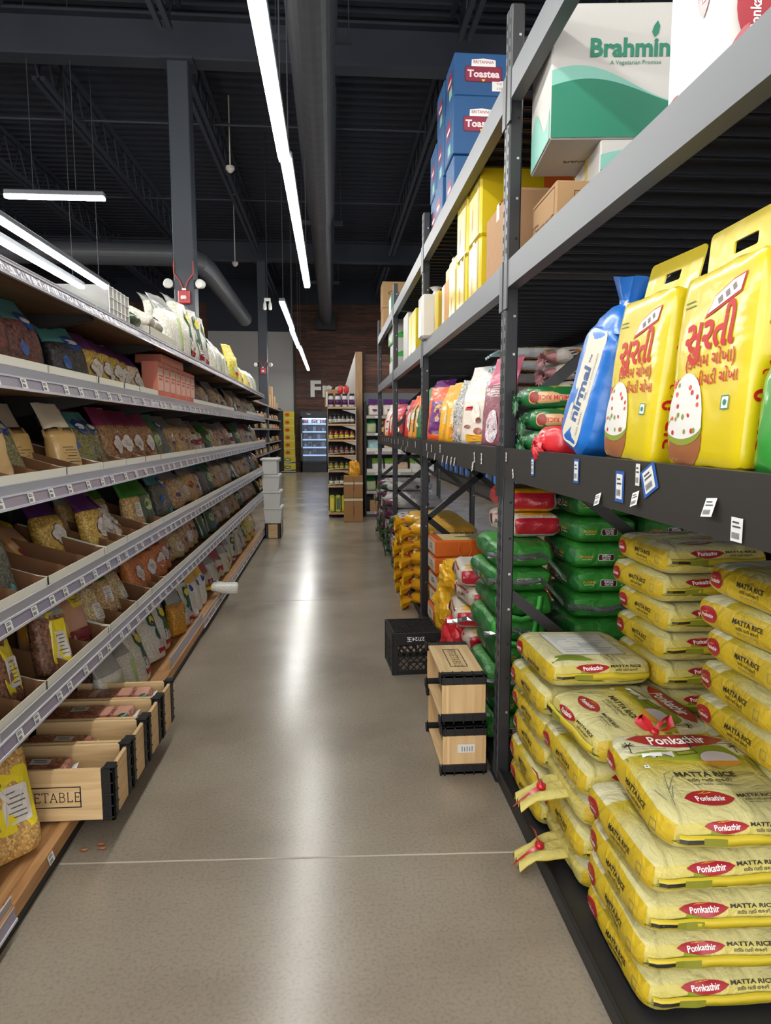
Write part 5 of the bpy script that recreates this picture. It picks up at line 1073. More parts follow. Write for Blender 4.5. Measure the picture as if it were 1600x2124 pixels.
# ------------------------------------------------------------------ lower shelf of the rack
ZL = 1.413
def stand(lean=0.0, roll=0.0, yaw=0.0):
    return (Matrix.Rotation(yaw,3,'Z') @ Matrix.Rotation(roll,3,'X') @ Matrix.Rotation(lean,3,'Y') @ Matrix(((0,0,-1),(-1,0,0),(0,1,0)))).to_euler()
SY = film('surti_yellow', (208,186,8), .16, .45, 9, .7); SRED = M('surti_red', (186,26,22), .5); SW_, SL_, ST_ = .285, .40, .09
rg = random.Random(5)
BOWL = [('T', at2(rings(ell(.15,.12),3),-.062,-.145), M('bowl_brown',(150,92,54),.4,coat=.4), .0014), ('T', at2(rings(ell(.15,.07),3),-.062,-.12), OLIVE, .002), ('T', at2(rings([(.075*math.cos(a)*(1 if math.sin(a)<0 else .95),(.03 if math.sin(a)<0 else .105)*math.sin(a)) for a in [2*PI*k/26 for k in range(26)]],4),-.062,-.112), M('rice_white_print',(222,220,216),.4,coat=.4), .0026)]
for q in range(17): BOWL.append(('T', at2(rings(ell(.008+.005*rg.random(),.011,7),1),-.062+rg.uniform(-.055,.055),-.078+rg.uniform(-.05,.05),rg.uniform(0,3)), [SRED,OLIVE,M('carrot_print',(226,84,54),.4)][q%3], .0034))
SUR = BOWL+[('T', at2(txt('સુરતી',.062,.03,'CENTER',1,.15),-.005,.062), SRED, .0016), ('T', at2(txt('(કોલમ ચોખા)',.026,.012),.01,.012), SRED, .0016), ('T', at2(txt('ખાસ • ખીચડી ચોખા',.023,.012),-.005,-.026), SRED, .0016), ('T', at2(rect(.026,.026,1,1),.085,-.075), WHITE, .0016), ('T', at2(frame2(.024,.024,.002),.085,-.075), GREEN, .0024), ('T', at2(rings(ell(.012,.012,10),1),.085,-.075), GREEN, .0026),
      ('T', at2(rings([(-.07,-.03),(.05,.0),(.06,.036),(.02,.03),(-.04,.01)],2,(0,.008)),.045,.125), SRED, .0014), ('T', at2(rings([(-.06,-.022),(.047,.004),(.055,.032),(.02,.027),(-.038,.008)],2,(0,.008)),.045,.125), WHITE, .0022), ('T', at2(strokes([((-.025,-.004),(-.01,.002)),((.0,.004),(.012,.009)),((.022,.012),(.032,.017))],.012),.045,.125), GREY, .003), ('T', at2(strokes([((-.02,0),(.02,0)),((-.02,-.01),(.025,-.01))],.003),-.09,.14), LEAF, .0016),
      ('R', at2(txt('સુરતી',.040,.02),-.105,-.003), SRED, .0016), ('R', at2(txt('(કોલમ ચોખા)',.025,.008),.035,-.003), SRED, .0016)]
SURK = sack(SW_,SL_,ST_,{'T':SY},61,.006,SUR,nx=18,ny=24,nz=6,pinch=.05,rad=.018)
def handle_mesh(hgt=.10):
    mb = MB(); o = rrect(SW_*.94,hgt,.012,3); n = len(o); inn = []
    for x, y in o: a = math.atan2(y/hgt, x/(SW_*.9)); inn.append((.05*math.cos(a)*1.0, .017*math.sin(a)+.002))
    vs = [(x,y,0) for x,y in o]+[(x,y,0) for x,y in inn]+[(x,y,.004) for x,y in o]+[(x,y,.004) for x,y in inn]
    fs = []
    for i in range(n): j = (i+1)%n; fs += [(i,n+i,n+j,j),(2*n+i,2*n+j,3*n+j,3*n+i),(i,j,2*n+j,2*n+i),(n+i,3*n+i,3*n+j,n+j)]
    mb.add([(x, y+hgt/2, z+.035+.10*0) for x,y,z in vs], fs, SY); return mb.mesh('carry_handle')
HM = handle_mesh(.105)
for i, (x, y, l, rl, lab) in enumerate(((.822,1.68,.10,.03,'yellow rice bag with red lettering and cut-out handle, standing beside the blue sack'),(.825,1.345,.08,-.02,'yellow rice bag with red lettering and tall handle, beside the green pack'))):
    o = link('rice_bag', SURK[0], None, (x,y,ZL+.205), stand(l,rl)); tag(o, lab, 'rice bag', 'yellow handled rice bags'); link('carry_handle', HM, o, (0,SL_/2-.012,.0 if i else -.004), (-.12 if i == 0 else .0,0,0))
NB = film('nirmal_blue', (24,104,190), .22, .6, 10, .5); NW, NL, NT = .25, .40, .115
NP = [('T', at2(rings(rrect(.145,.34,.02),5),.005,.0), M('nirmal_panel',(206,200,184),.55), .0014), ('T', at2(txt('nirmal',.046,.035),.002,-.02,PI/2), M('nirmal_ink',(40,78,130),.5), .0026), ('T', at2(txt('ASSURED',.009),-.022,-.075,PI/2), M('nirmal_ink',(40,78,130),.5), .0026), ('T', at2(strokes([((-.012,0),(.012,0))],.005),.037,-.02,PI/2), M('nirmal_ink',(40,78,130),.5), .0026), ('T', at2(txt('GO RAW',.012),.048,-.10,PI/2), GREY, .0026), ('T', at2(txt('FULL OF GOODNESS',.010),.048,.04,PI/2), GREY, .0026), ('T', at2(txt('5kg',.012,.01),.002,.085,PI/2), M('nirmal_ink',(40,78,130),.5), .0026)]
NBK = sack(NW,NL,NT,{'T':NB},71,.012,NP,nx=16,ny=20,pinch=.9)
o = link('rice_sack', NBK[0], None, (.852,2.04,ZL+.196), stand(.16,.26)); tag(o, 'blue rice sack with pale panel, tied at the top and leaning on the yellow bags', 'rice sack')
link('gathered_end', crimp_mesh(NB,None,8,.16), o, (.0,NL/2-.04,NT*.5), (0,0,.1)); mb = MB()
for q in range(6): mb.tube([(-.006+.003*(q%2),.0-.02*q,.018),(.006-.003*(q%2),-.02-.02*q,.02)],.005,M('cord_white',(214,210,200),.6),6)
mb.lathe([(.022,-.006),(.028,0),(.022,.006)],M('cord_white',(214,210,200),.6),10,(0,0,0)); mb.build('cord', o, (0,NL/2+.035,NT*.5))
PG, PT2 = film('premium_green', (24,96,48), .18, .6, 10, .6), film('premium_tan', (206,160,110), .2, .5, 10, .6)
RL = M('premium_red', (188,50,40), .5)
PRK = sack(.21,.40,.085,{'T':PG,'L':PG,'Z':PG,'R':PG},81,.008,[('L', at2(rings(rrect(.35,.064,.02),4),-.01,0), PT2, .0014), ('L', at2(txt('PREMIUM RICE',.0165,.012),-.075,.0,PI), RL, .0024), ('L', at2(rings(ell(.035,.05),2),-.165,0), M('premium_rust',(140,40,24),.4), .002), ('T', at2(rect(.03,.36,1,4),-.08,0), M('premium_yellow',(214,190,40),.4), .0014)],pinch=.5)
GC2 = crimp_mesh(PG, None, 11, .10)
for i, lab in enumerate(('crinkled dark green rice pack under the two green ones','green rice pack lying end outward, middle of the pile behind the blue sack','green rice pack lying end outward, top of the pile behind the blue sack')):
    o = link('rice_pack', PRK[0], None, (.93+.015*(i==1)-.01,2.60+.03*i,ZL+.002+.0825*i), (0,.0,PI/2+.05*(1-i))); tag(o, lab, 'rice pack', 'green premium rice packs'); link('gathered_end', GC2, o, (0,.165,.042)).scale = (.55,.5,.6)
NRD = film('nirmal_red', (206,36,46), .25, .5, 10, .5)
o = link('rice_sack', sack(.20,.26,.10,{'T':NRD},91,.008,[('L', at2(txt('nirmal',.024,.03),.0,.006,PI), WHITE, .0018), ('L', at2(strokes([((-.05,0),(.05,0))],.007),0,-.022), WHITE, .0018)],pinch=.9)[0], None, (.845,2.36,ZL+.002), (0,0,PI/2)); tag(o, 'small red rice sack with white upside down lettering on the rack shelf', 'rice sack'); link('gathered_end', crimp_mesh(NRD,None,12,.07), o, (0,.10,.045)).scale = (.5,.55,.7)
GL2 = film('leaf_green', (40,150,46), .12, .5, 8, .8)
o = link('food_pouch', pouch('food_pouch', .24,.30,.10,GL2,GL2,[('white_print',[('oval',-.03,.25,.10,.05,WLAB)])],seed=77)[0][1], None, (.805,1.075,ZL+.003), (0,-.1,PI-.1)); tag(o, 'glossy green pouch at the very edge of the photo beside the yellow bags', 'food pouch')
for z, yy in ((.08,1.19),(.20,1.185)):
    mb = MB(); vs = []; n = 8
    for i in range(n+1):
        t = i/n; w = .055*math.sin(PI*(1-t)*.5); vs += [(-.02-.02*math.sin(t*3),t*.075+.0,w+.012*t),(-.035,t*.075,.0+.03*t*t),(-.02,t*.075,-w+.01)]
    fs = [(3*i+k,3*i+k+1,3*i+4+k,3*i+3+k) for i in range(n) for k in range(2)]
    mb.add(vs, fs, GL2); mb.build('pleated_corner', o, (.03,.08,z), (0,0,0))
# packs on the lower shelf of bays two to four
def rk(key, **kw): KINDS[key] = dict(desc='', cat='food pouch', kw=kw, protos=[])
F_ = film
rk('purple', W=.26,H=.44,D=.10, content=F_('atta_orange',(222,92,40),.14,.5), cap=F_('atta_purple',(104,40,112),.14,.6), fill=.86, labels=[('purple_panel',[('rect',.02,.40,.17,.27,F_('atta_purple',(104,40,112))),('oval',.03,.46,.11,.12,M('atta_sand',(206,160,110),.4)),('bars',.03,.45,.06,.06,PURL),('bars',.02,.12,.10,.03,WLAB)])])
rk('sugar', W=.19,H=.38,D=.09, content=F_('poha_yellow',(232,172,30),.16,.4), cap=F_('poha_yellow2',(222,160,30),.16,.5), labels=[('clear_window',[('rect',.04,.50,.10,.16,G('g_flake',(190,160,110),(236,220,180),140)),('rect',.04,.17,.10,.10,M('poha_amber',(216,140,40),.4)),('bars',.04,.17,.06,.05,MAR)])])
rk('speck', W=.20,H=.38,D=.09, content=G('g_speck',(60,56,56),(190,184,178),120), cap=FILMC, labels=[('pale_print',[('oval',.02,.25,.08,.10,M('print_pale_rose',(196,168,160),.4))])])
rk('cook', W=.25,H=.42,D=.10, content=F_('rice_pale',(222,210,196),.16,.5), cap=F_('rice_pale_top',(214,206,200),.16,.6), labels=[('figure_print',[('rect',.0,.62,.05,.12,M('shirt_white',(232,224,210),.4)),('rect',-.04,.45,.07,.02,RED),('oval',.02,.38,.07,.10,M('shirt_white',(232,224,210),.4)),('oval',.045,.30,.04,.03,M('print_brown',(120,64,48),.4)),('oval',-.04,.22,.05,.02,M('print_brown',(120,64,48),.4)),('oval',.05,.16,.06,.04,M('print_rose_brown',(160,96,84),.4)),('rect',.03,.07,.14,.045,M('print_gold',(220,160,40),.4))])])
rk('maroon', W=.24,H=.42,D=.10, content=F_('rice_maroon',(142,84,96),.16,.5), cap=F_('rice_pink',(186,84,110),.16,.5), labels=[('grain_print',[('oval',.0,.22,.10,.16,G('g_rosegrain',(176,140,150),(232,216,216),160)),('bars',0,.62,.08,.06,WLAB)])])
rk('silver', W=.26,H=.34,D=.09, content=G('g_browncrisp',(120,90,56),(176,142,100),60), cap=F_('silver_film',(186,190,194),.06,1.0,22,.9), fill=.6, labels=[('pale_blue_seal',[('rect',-.08,.78,.04,.16,M('seal_pale_blue',(176,200,206),.3))])])
rk('orangegreen', W=.22,H=.40,D=.10, content=F_('mix_orange',(226,150,60),.14,.8), cap=F_('mix_orange_top',(226,104,40),.14,.6), labels=[('stripe_print',[('rect',-.05,.45,.03,.25,GLAB),('rect',.05,.35,.04,.25,ORANGE),('oval',0,.5,.06,.08,WLAB)])])
rk('leafgreen', W=.24,H=.42,D=.10, content=F_('leaf_print',(58,110,64),.14,.9), cap=F_('leaf_print_top',(64,128,70),.14,.8), labels=[('white_print',[('oval',-.04,.3,.08,.05,WLAB),('oval',.05,.55,.08,.06,WLAB),('oval',.02,.75,.06,.05,PLAB)])])
rk('redwhite', W=.22,H=.38,D=.10, content=F_('red_print',(196,58,54),.14,.7), cap=F_('red_print_top',(190,44,64),.14,.6), labels=[('white_print',[('oval',.0,.45,.07,.16,WLAB),('oval',.04,.2,.08,.08,CREAM)])])
def putr(key, x, y, z, label, lean=.12, rz=0.0, roll=0.0, s=1.0, group=None):
    K = KINDS[key]; pr = make(key) if len(K['protos']) < 2 else K['protos'][RND.randrange(2)]
    o = link('printed_bag' if key != 'silver' else 'silver_pouch', pr[0][1], None, (x+K['kw']['D']*s,y,z), (roll,-lean,PI+rz+.42)); o.scale = (s,s,s)
    for nm, me in pr[1:]: link(nm, me, o)
    return tag(o, label, K['cat'], group)
gB = 'food packs on the lower rack shelf'
putr('purple',.73,5.20,ZL+.004,'orange and purple flour bag standing against the second post',.10,.1,group=gB); putr('sugar',.74,4.80,ZL+.004,'yellow pouch with clear window, nearer the purple flour bag',.10,group=gB); putr('sugar',.75,4.58,ZL+.004,'yellow pouch with clear window, nearer the speckled bag',.08,.05,group=gB)
putr('speck',.76,4.33,ZL+.004,'clear bag of dark speckled flakes between yellow and pale bags',.08,group=gB); putr('speck',.79,4.14,ZL+.004,'clear bag of speckled flakes tucked behind the pale printed bag',.08,group=gB); putr('cook',.74,3.86,ZL+.004,'pale bag with a printed figure in white clothes',.10,.1,group=gB); putr('cook',.86,3.70,ZL+.004,'pale printed bag half hidden behind the maroon one',.10,group=gB); putr('maroon',.75,3.40,ZL+.004,'maroon and pink bag with grain print beside the first post',.08,group=gB)
SLV = G('g_browncrisp',(104,80,54),(176,146,108),60); SEAL = film('seal_pale_blue',(176,200,206),.2,.5)
SVK = sack(.27,.34,.062,{'T':SLV,'L':film('silver_film',(176,178,180),.08,.9,22,.9),'F':SLV},121,.010,[('L',at2(rings(ell(.10,.03),2),.05,0),SLV,.0016)])
YPK = sack(.22,.34,.062,{'T':F_('poha_yellow',(232,172,30),.16,.4)},123,.010)
def seal_mesh():
    mb = MB(); vs = []; n = 8
    for i in range(n+1):
        t = i/n-.5; vs += [(t*.22,.0,.012+.004*math.sin(i*1.7)),(t*.20,.05,.020+.010*math.sin(i*1.3)),(t*.17,.095,-.004+.010*math.sin(i*1.9))]
    fs = [(3*i+k,3*i+k+1,3*i+4+k,3*i+3+k) for i in range(n) for k in range(2)]
    return mb.add(vs, fs, SEAL).mesh('pouch_seal', True)
SLM = seal_mesh()
for c, (y, n) in enumerate(((3.66,8),(4.07,7))):
    for i in range(n):
        o = link('silver_pouch', SVK[0], None, (1.075+U(.02), y+U(.02), ZL+.002+i*.0635), (0,0,PI/2+U(.08))); tag(o, f'brown silver pouch, pale blue seal, {ORD[n-1-i]} from the top, {ORD[c]} pile past the first post', 'food pouch', 'silver pouches piled behind the upright bags')
        link('pouch_seal', SLM, o, (0,.155,.02))
for i in range(6):
    o = link('yellow_pouch', YPK[0], None, (1.05+U(.02), 4.52+U(.02), ZL+.002+i*.0635), (0,0,PI/2+U(.08))); tag(o, f'yellow pouch lying in the pile before the second post, {ORD[5-i]} from its top', 'food pouch', 'yellow pouches piled behind the upright bags')
for i,(k,y,l) in enumerate((('leafgreen',5.75,'green and white printed bag past the second post'),('leafgreen',6.08,'second green and white printed bag past the second post'),('orangegreen',6.42,'orange bag with green stripe, middle of the third bay'),('orangegreen',6.75,'second orange bag with green stripe in the third bay'),('redwhite',7.10,'red bag behind the orange striped ones'),('redwhite',8.40,'red and white bag past the third post'),('redwhite',8.72,'second red and white bag past the third post'),('redwhite',9.2,'third red and white bag past the third post'),('cook',9.6,'pale bag behind the red and white ones'),('redwhite',10.05,'red and white bag at the far end of the rack'))): putr(k,.745,y,ZL+.004,l,.10,.05*(-1)**i,group='printed bags in the far rack bays')
# white printed sacks lying behind the brace
TGR = sackcloth('tiger_white', (206,196,186)); TBR = sackcloth('tiger_tan', (176,150,112)); RUST = M('print_rust',(170,104,48),.5)
TK = sack(.40,.46,.078,{'T':TGR},101,.008,[('F', at2(strokes([((-.06,0),(-.02,.012)),((-.05,-.015),(-.01,-.005)),((-.07,.018),(-.03,.022)),((0,.01),(.03,.018)),((-.02,-.022),(.03,-.018))],.008),-.10,0), INKB, .0016), ('F', at2(rings(ell(.04,.03),1),-.05,-.004), RUST, .002), ('F', at2(strokes([((-.05,0),(.05,0)),((-.04,.014),(.03,.014))],.007),.10,0), GREY, .0016), ('F', at2(rings(ell(.008,.008,8),1),.02,.016), MAR, .0016), ('F', at2(strokes([((-.03,0),(.02,.006)),((-.02,.016),(.01,.02)),((-.015,-.018),(.03,-.014))],.009),-.02,0), INKB, .0016), ('F', at2(rings(ell(.035,.02),1),.16,.006), GLAB, .0018), ('F', at2(rings(ell(.03,.022),1),-.13,.016), RUST, .002)])

TCR = crimp_mesh(film('rose_film',(176,120,124),.3,.8), None, 21, .12)
for i in range(6):
    o = link('rice_sack', TK[0], None, (1.25+U(.02),3.42+U(.02),ZL+.003+i*.0795), (0,0,U(.05))); tag(o, f'white printed rice sack, {ORD[5-i]} from the top of the pile behind the diagonal brace', 'rice sack', 'white printed sacks behind the brace')
    if i > 2: link('gathered_end', TCR, o, (-.19,-.10,.035), (0,0,PI*.55)).scale = (.55,.6,.55)
# ================================================================== crates on the floor
WOODL = wood('crate_pine', (196,160,112), (226,196,148), (2,30,30), .5)
def serif(s, h):
    D = {'V':([((0,1),(.32,0)),((.32,0),(.62,1)),((-.1,1),(.14,1)),((.5,1),(.74,1))],.66),'E':([((.08,0),(.08,1)),((0,0),(.56,0)),((0,1),(.54,1)),((.08,.52),(.4,.52)),((.56,0),(.58,.18)),((.54,1),(.54,.84)),((.4,.44),(.4,.6))],.62),
         'G':([((.62,.86),(.4,1)),((.4,1),(.16,.86)),((.16,.86),(.04,.5)),((.04,.5),(.16,.14)),((.16,.14),(.4,0)),((.4,0),(.62,.12)),((.62,.12),(.62,.42)),((.48,.42),(.72,.42)),((.62,1),(.62,.78))],.76),'T':([((.32,0),(.32,1)),((0,1),(.64,1)),((.2,0),(.44,0)),((0,1),(0,.82)),((.64,1),(.64,.82))],.68),
         'A':([((0,0),(.32,1)),((.32,1),(.64,0)),((.12,.36),(.52,.36)),((-.1,0),(.12,0)),((.52,0),(.76,0))],.72),'B':([((.08,0),(.08,1)),((0,1),(.36,1)),((0,0),(.4,0)),((.08,.53),(.38,.53)),((.36,1),(.52,.9)),((.52,.9),(.52,.64)),((.52,.64),(.38,.53)),((.38,.53),(.58,.4)),((.58,.4),(.58,.14)),((.58,.14),(.4,0))],.66),'L':([((.08,0),(.08,1)),((0,0),(.54,0)),((0,1),(.2,1)),((.54,0),(.56,.2))],.6)}
    L = []; x = 0
    for c in s: l, w = D[c]; L += [((a[0]+x,a[1]-.5),(b[0]+x,b[1]-.5)) for a, b in l]; x += w+.16
    return strokes([((a[0]-x/2+.08)*h and ((a[0]-x/2+.08)*h,a[1]*h),((b[0]-x/2+.08)*h,b[1]*h)) for a, b in L], .085*h)
CL, CW, CH = .475, .212, .20
def wood_crate(label, loc, rot, flip=False, sticker=False, group='pine crates with black corners'):
    r = empty('wooden_crate', label, 'crate', loc, rot, group)
    for sg in (-1,1):
        mb = MB(); y = sg*CW/2; mb.box(-CL/2+.035,CL/2-.035,min(y,y-sg*.014),max(y,y-sg*.014),.004,CH-.004,WOODL,.002)
        def mp(u, v, e=.0012): return (u,-CW/2-e,CH*.47+v) if sg < 0 else ((u,CW/2+e,CH*.5-v) if flip else (-u,CW/2+e,CH*.47+v))
        mb.decal(serif('VEGETABLE',.034), mp, BLACK); mb.decal(frame2(.245,.075,.004), mp, BLACK); mb.build('long_panel', r)
    for sg in (-1,1):
        mb = MB(); x = sg*CL/2; mb.box(min(x,x-sg*.014),max(x,x-sg*.014),-CW/2+.035,CW/2-.035,.004,CH-.004,wood('crate_pine_end',(190,152,104),(222,190,142),(30,2,30),.5),.002); p = mb.build('end_panel', r)
        if sticker and sg > 0:
            mb = MB(); e = CL/2+.001; mb.add([(e,-.012,.055),(e,.026,.055),(e,.026,.13),(e,-.012,.13)],[(0,1,2,3)],TICKET)
            for q in range(5): mb.add([(e+.001,-.006,.065+q*.011),(e+.001,.018-.004*(q%2),.065+q*.011),(e+.001,.018-.004*(q%2),.069+q*.011),(e+.001,-.006,.069+q*.011)],[(0,1,2,3)],GREY)
            mb.build('sticker', p)
    mb = MB(); mb.box(-CL/2+.012,CL/2-.012,-CW/2+.012,CW/2-.012,.006,.016,M('crate_floor_black',(34,32,30),.6)); mb.build('crate_floor', r)
    for sx in (-1,1):
        for sy in (-1,1):
            mb = MB(); a, b = sx*CL/2, sy*CW/2; e = .004
            mb.box(min(a+sx*e,a-sx*.042),max(a+sx*e,a-sx*.042),min(b+sy*e,b-sy*.012),max(b+sy*e,b-sy*.012),0,CH,BLKPLASTIC,.004); mb.box(min(a+sx*e,a-sx*.012),max(a+sx*e,a-sx*.012),min(b+sy*e,b-sy*.042),max(b+sy*e,b-sy*.042),0,CH,BLKPLASTIC,.004)
            for q in range(5): z = .012+q*(CH-.028)/4; mb.box(min(a+sx*(e+.003),a-sx*.040),max(a+sx*(e+.003),a-sx*.040),min(b+sy*(e+.003),b),max(b+sy*(e+.003),b),z,z+.006,BLKPLASTIC,.001); mb.box(min(a+sx*(e+.003),a),max(a+sx*(e+.003),a),min(b+sy*(e+.003),b-sy*.040),max(b+sy*(e+.003),b-sy*.040),z,z+.006,BLKPLASTIC,.001)
            mb.box(min(a+sx*.008,a-sx*.03),max(a+sx*.008,a-sx*.03),min(b+sy*.008,b-sy*.03),max(b+sy*.008,b-sy*.03),CH,CH+.008,BLKPLASTIC,.002); mb.build('corner_piece', r)
    return r
RC = (Matrix(((0,0,-1),(-1,0,0),(0,1,0)))).to_euler()
wood_crate('pine crate on its side with lettering on top, upper of two by the milk crate', (.662,3.12,.115+.228), RC, True, False); wood_crate('pine crate on its side with a white sticker, lower of two by the milk crate', (.668,3.12,.112), RC, True, True)
for i in range(4): wood_crate(f'pine crate of packs on the bottom deck, {ORD[i]} of four from the near end', (-1.026+.004*i,2.54+i*.2235,.109), (0,0,0), False, False)
# bean packs lying in the crates
BP = G('g_peanut', (96,44,30), (168,100,72), 85)
BKS = [sack(.25,.145,.05,{'T':BP},111+i,.008,[('T', at2(rings(rrect(.07,.045,.004),2),.02,.01), WLAB, .002), ('T', at2(strokes([((-.025,.008),(.02,.008)),((-.02,-.006),(.025,-.006))],.006),.02,.01), LINK_, .003)] if i == 0 else [('T', at2(rings(rrect(.13,.10,.01),3),.05,0), M('peanut_label',(206,150,126),.4,coat=.4), .002), ('T', at2(txt('PEANUTS',.020,.02),.05,.0,PI/2), MAR, .003), ('T', at2(rings(ell(.05,.04),2),.11,-.05), GLAB, .003)],pinch=.4) for i in range(2)]
for i, (c, dx, dy, z, k, rz, ty) in enumerate(((0,-.08,-.005,.125,0,.06,.08),(0,-.03,.0,.072,0,-.05,.0),(0,.02,-.005,.02,0,.05,.0),(1,-.08,0,.11,0,.0,.05),(1,-.02,.0,.058,0,.04,0),(2,-.03,0,.08,1,.0,0),(2,.03,.0,.135,1,-.05,-.04),(2,-.09,.0,.14,0,.04,0),(3,-.06,0,.075,1,0,0),(3,.05,0,.135,1,.05,.0),(3,-.08,0,.13,1,0,0))):
    o = link('bean_pack', BKS[k][0], None, (-1.026+dx,2.54+c*.2235+dy,.109+z), (0,ty,rz)); tag(o, f'clear pack of {"red beans" if k==0 else "pink peanuts with pale label"}, {ORD[i]} of the packs in the pine crates', 'bean pack', 'packs lying in the pine crates')
    mb = MB(); vs = [(.122,-.055,.02),(.122,.055,.02),(.142,.06,.03),(.142,-.06,.016),(.148,0,.026)]; mb.add(vs,[(0,1,2,4),(0,4,3)],clear('pack_film',(236,236,236),.55,.05)); mb.build('film_seam', o)
for i, (x, y) in enumerate(((-.90,2.43),(-.852,2.46),(-.838,2.435))):
    mb = MB(); mb.lathe([(.001,0),(.009,.003),(.011,.007),(.007,.012),(.001,.013)], M('bean_tan',(150,96,60),.5), 8); o = mb.build('loose_bean', None, (x,y,.0005)); o.scale = (1.4,.8,.8); tag(o, f'loose tan bean on the floor below the first crate, {ORD[i]} from the shelving', 'bean', 'loose beans on the floor')
# milk crate, standing upside down
def milk_crate():
    r = empty('milk_crate', 'black plastic milk crate upside down on the floor beside the rack', 'crate', (.505,4.33,0), (0,0,.06)); w, d, h = .15, .17, .262
    def lattice(name, n2, hole):
        mb = MB()
        L = n2; mb.box(-L,L,-.004,.004,h-.075,h,BLKPLASTIC,.002); mb.box(-L,L,-.004,.004,0,.03,BLKPLASTIC,.002)
        for sg in (-1,1): mb.box(min(sg*L,sg*(L-.03)),max(sg*L,sg*(L-.03)),-.006,.006,0,h,BLKPLASTIC,.002)
        a0, a1, z0, z1 = -L+.03, L-.03, .03, h-.075; st = .042
        k = -8
        while k*st < (a1-a0)+(z1-z0):
            for dr in (1,-1):
                c = a0+k*st; p = []
                for z in (z0, z1): x = c+(z-z0) if dr > 0 else c+(z1-z); p.append((x,z))
                (x1,q1),(x2,q2) = p
                def cl(xa,za,xb,zb):
                    t0, t1 = 0.0, 1.0
                    for lo, hi, a, b in ((a0,a1,xa,xb),):
                        if a == b: continue
                        ta, tb = (lo-a)/(b-a), (hi-a)/(b-a); t0 = max(t0,min(ta,tb)); t1 = min(t1,max(ta,tb))
                    return (t0,t1)
                t0, t1 = cl(x1,q1,x2,q2)
                if t1-t0 > .05: mb.bar((x1+(x2-x1)*t0,0,q1+(q2-q1)*t0),(x1+(x2-x1)*t1,0,q1+(q2-q1)*t1),.007,.006,BLKPLASTIC)
            k += 1
        if hole: mb.box(-.055,.055,-.005,.005,.075,.082,BLKPLASTIC); mb.box(-.06,-.05,-.005,.005,.03,.082,BLKPLASTIC); mb.box(.05,.06,-.005,.005,.03,.082,BLKPLASTIC)
        else: pass
        mb.box(-.012+.0,.012,-.005,.005,.03,h-.075,BLKPLASTIC) if not hole else None
        return mb
    f = lattice('f', w, True); f.decal(at2(txt('27/24玉',.024,.01),-.01,h-.035,PI), lambda u,v:(u,-.0055,v), WHITE); f.build('side_panel', r, (0,-d,0)); lattice('b', w, True).build('side_panel', r, (0,d,0)); lattice('l', d, False).build('side_panel', r, (-w,0,0), (0,0,-PI/2)); lattice('l', d, False).build('side_panel', r, (w,0,0), (0,0,PI/2))
    mb = MB(); mb.box(-w,w,-d,-d+.012,h-.012,h,BLKPLASTIC); mb.box(-w,w,d-.012,d,h-.012,h,BLKPLASTIC); mb.box(-w,-w+.012,-d,d,h-.012,h,BLKPLASTIC); mb.box(w-.012,w,-d,d,h-.012,h,BLKPLASTIC)
    st = .03; k = -24
    while k < 24:
        for dr in (1,-1):
            c = k*st; xs = []
            y0, y1 = -d, d; xa, xb = c+dr*(y0), c+dr*(y1); t0, t1 = 0.0, 1.0
            ta, tb = (-w-xa)/(xb-xa), (w-xa)/(xb-xa); t0 = max(0,min(ta,tb)); t1 = min(1,max(ta,tb))
            if t1-t0 > .03: mb.bar((xa+(xb-xa)*t0,y0+(y1-y0)*t0,h-.008),(xa+(xb-xa)*t1,y0+(y1-y0)*t1,h-.008),.005,.006,BLKPLASTIC,(0,0,1))
        k += 1
    mb.build('bottom_grid', r)
milk_crate()
mb = MB(); mb.lathe([(.02,0),(.05,.004),(.045,.02),(.018,.05),(.03,.075),(.0,.08)], M('bottle_green_clear',(150,190,160),.15,coat=.5), 12); tag(mb.build('plastic_wrap', None, (.70,4.02,.034)), 'pale green twist of plastic wrap between crate and red packs', 'plastic wrap')

# ================================================================== the far end
# white foam boxes on a crate at the end of the pulses aisle
FOAM = M('foam_white', (216,216,212), .7)
for i in range(4):
    mb = MB(); w0, w1 = .105, .125; h = .225
    mb.ext([(-w0,0),(w0,0),(w1,h-.03),(-w1,h-.03)],'y',-.2,.2,FOAM) if i < 3 else mb.box(-w0,w0,-.2,.2,0,h-.03,FOAM,.01)
    o = mb.build('foam_box', None, (-.83-.012*i,10.02,.206+i*.2275)); mb = MB(); mb.box(-w1-.006,w1+.006,-.21,.21,h-.03,h,FOAM,.006); mb.build('lid', o); tag(o, f'white foam box, {ORD[3-i]} from the top of the stack ending the pulses aisle', 'foam box', 'white foam boxes at the shelf end')
wood_crate('pine crate under the white foam boxes at the far shelf end', (-.83,10.02,0), (0,0,PI/2+.0))
# second run of shelving farther back
RZ = [2.19,1.83,1.55,1.17,.90,.50]
r = empty('far_shelving', 'dark shelving run beyond the foam boxes with packets and jars', 'shelving', (-1.75,12.4,0)); L = 12.0
mb = MB(); mb.box(-.5,-.46,0,L,0,2.3,SHELFDARK); mb.build('back_panel', r); mb = MB(); mb.box(-.5,.02,L,L+.05,0,2.25,BLACKMETAL); mb.build('end_panel', r); mb = MB(); mb.box(.0,.10,L+.05,L+.10,.1,2.18,BLKPLASTIC,.01); mb.build('corner_guard', r)
for z in RZ+[.09]:
    mb = MB(); mb.box(-.46,0,0,L,z-.03,z,BOARD); p = mb.build('shelf', r); mb = MB(); mb.box(0,.012,0,L,z-.035,z+.005,M('far_rail',(150,140,136),.4)); mb.build('ticket_rail', p)
fk = ['nuts','golden','cashew','snack','redpot','greentop','orange','oats','brown','jarset']
cc = 0
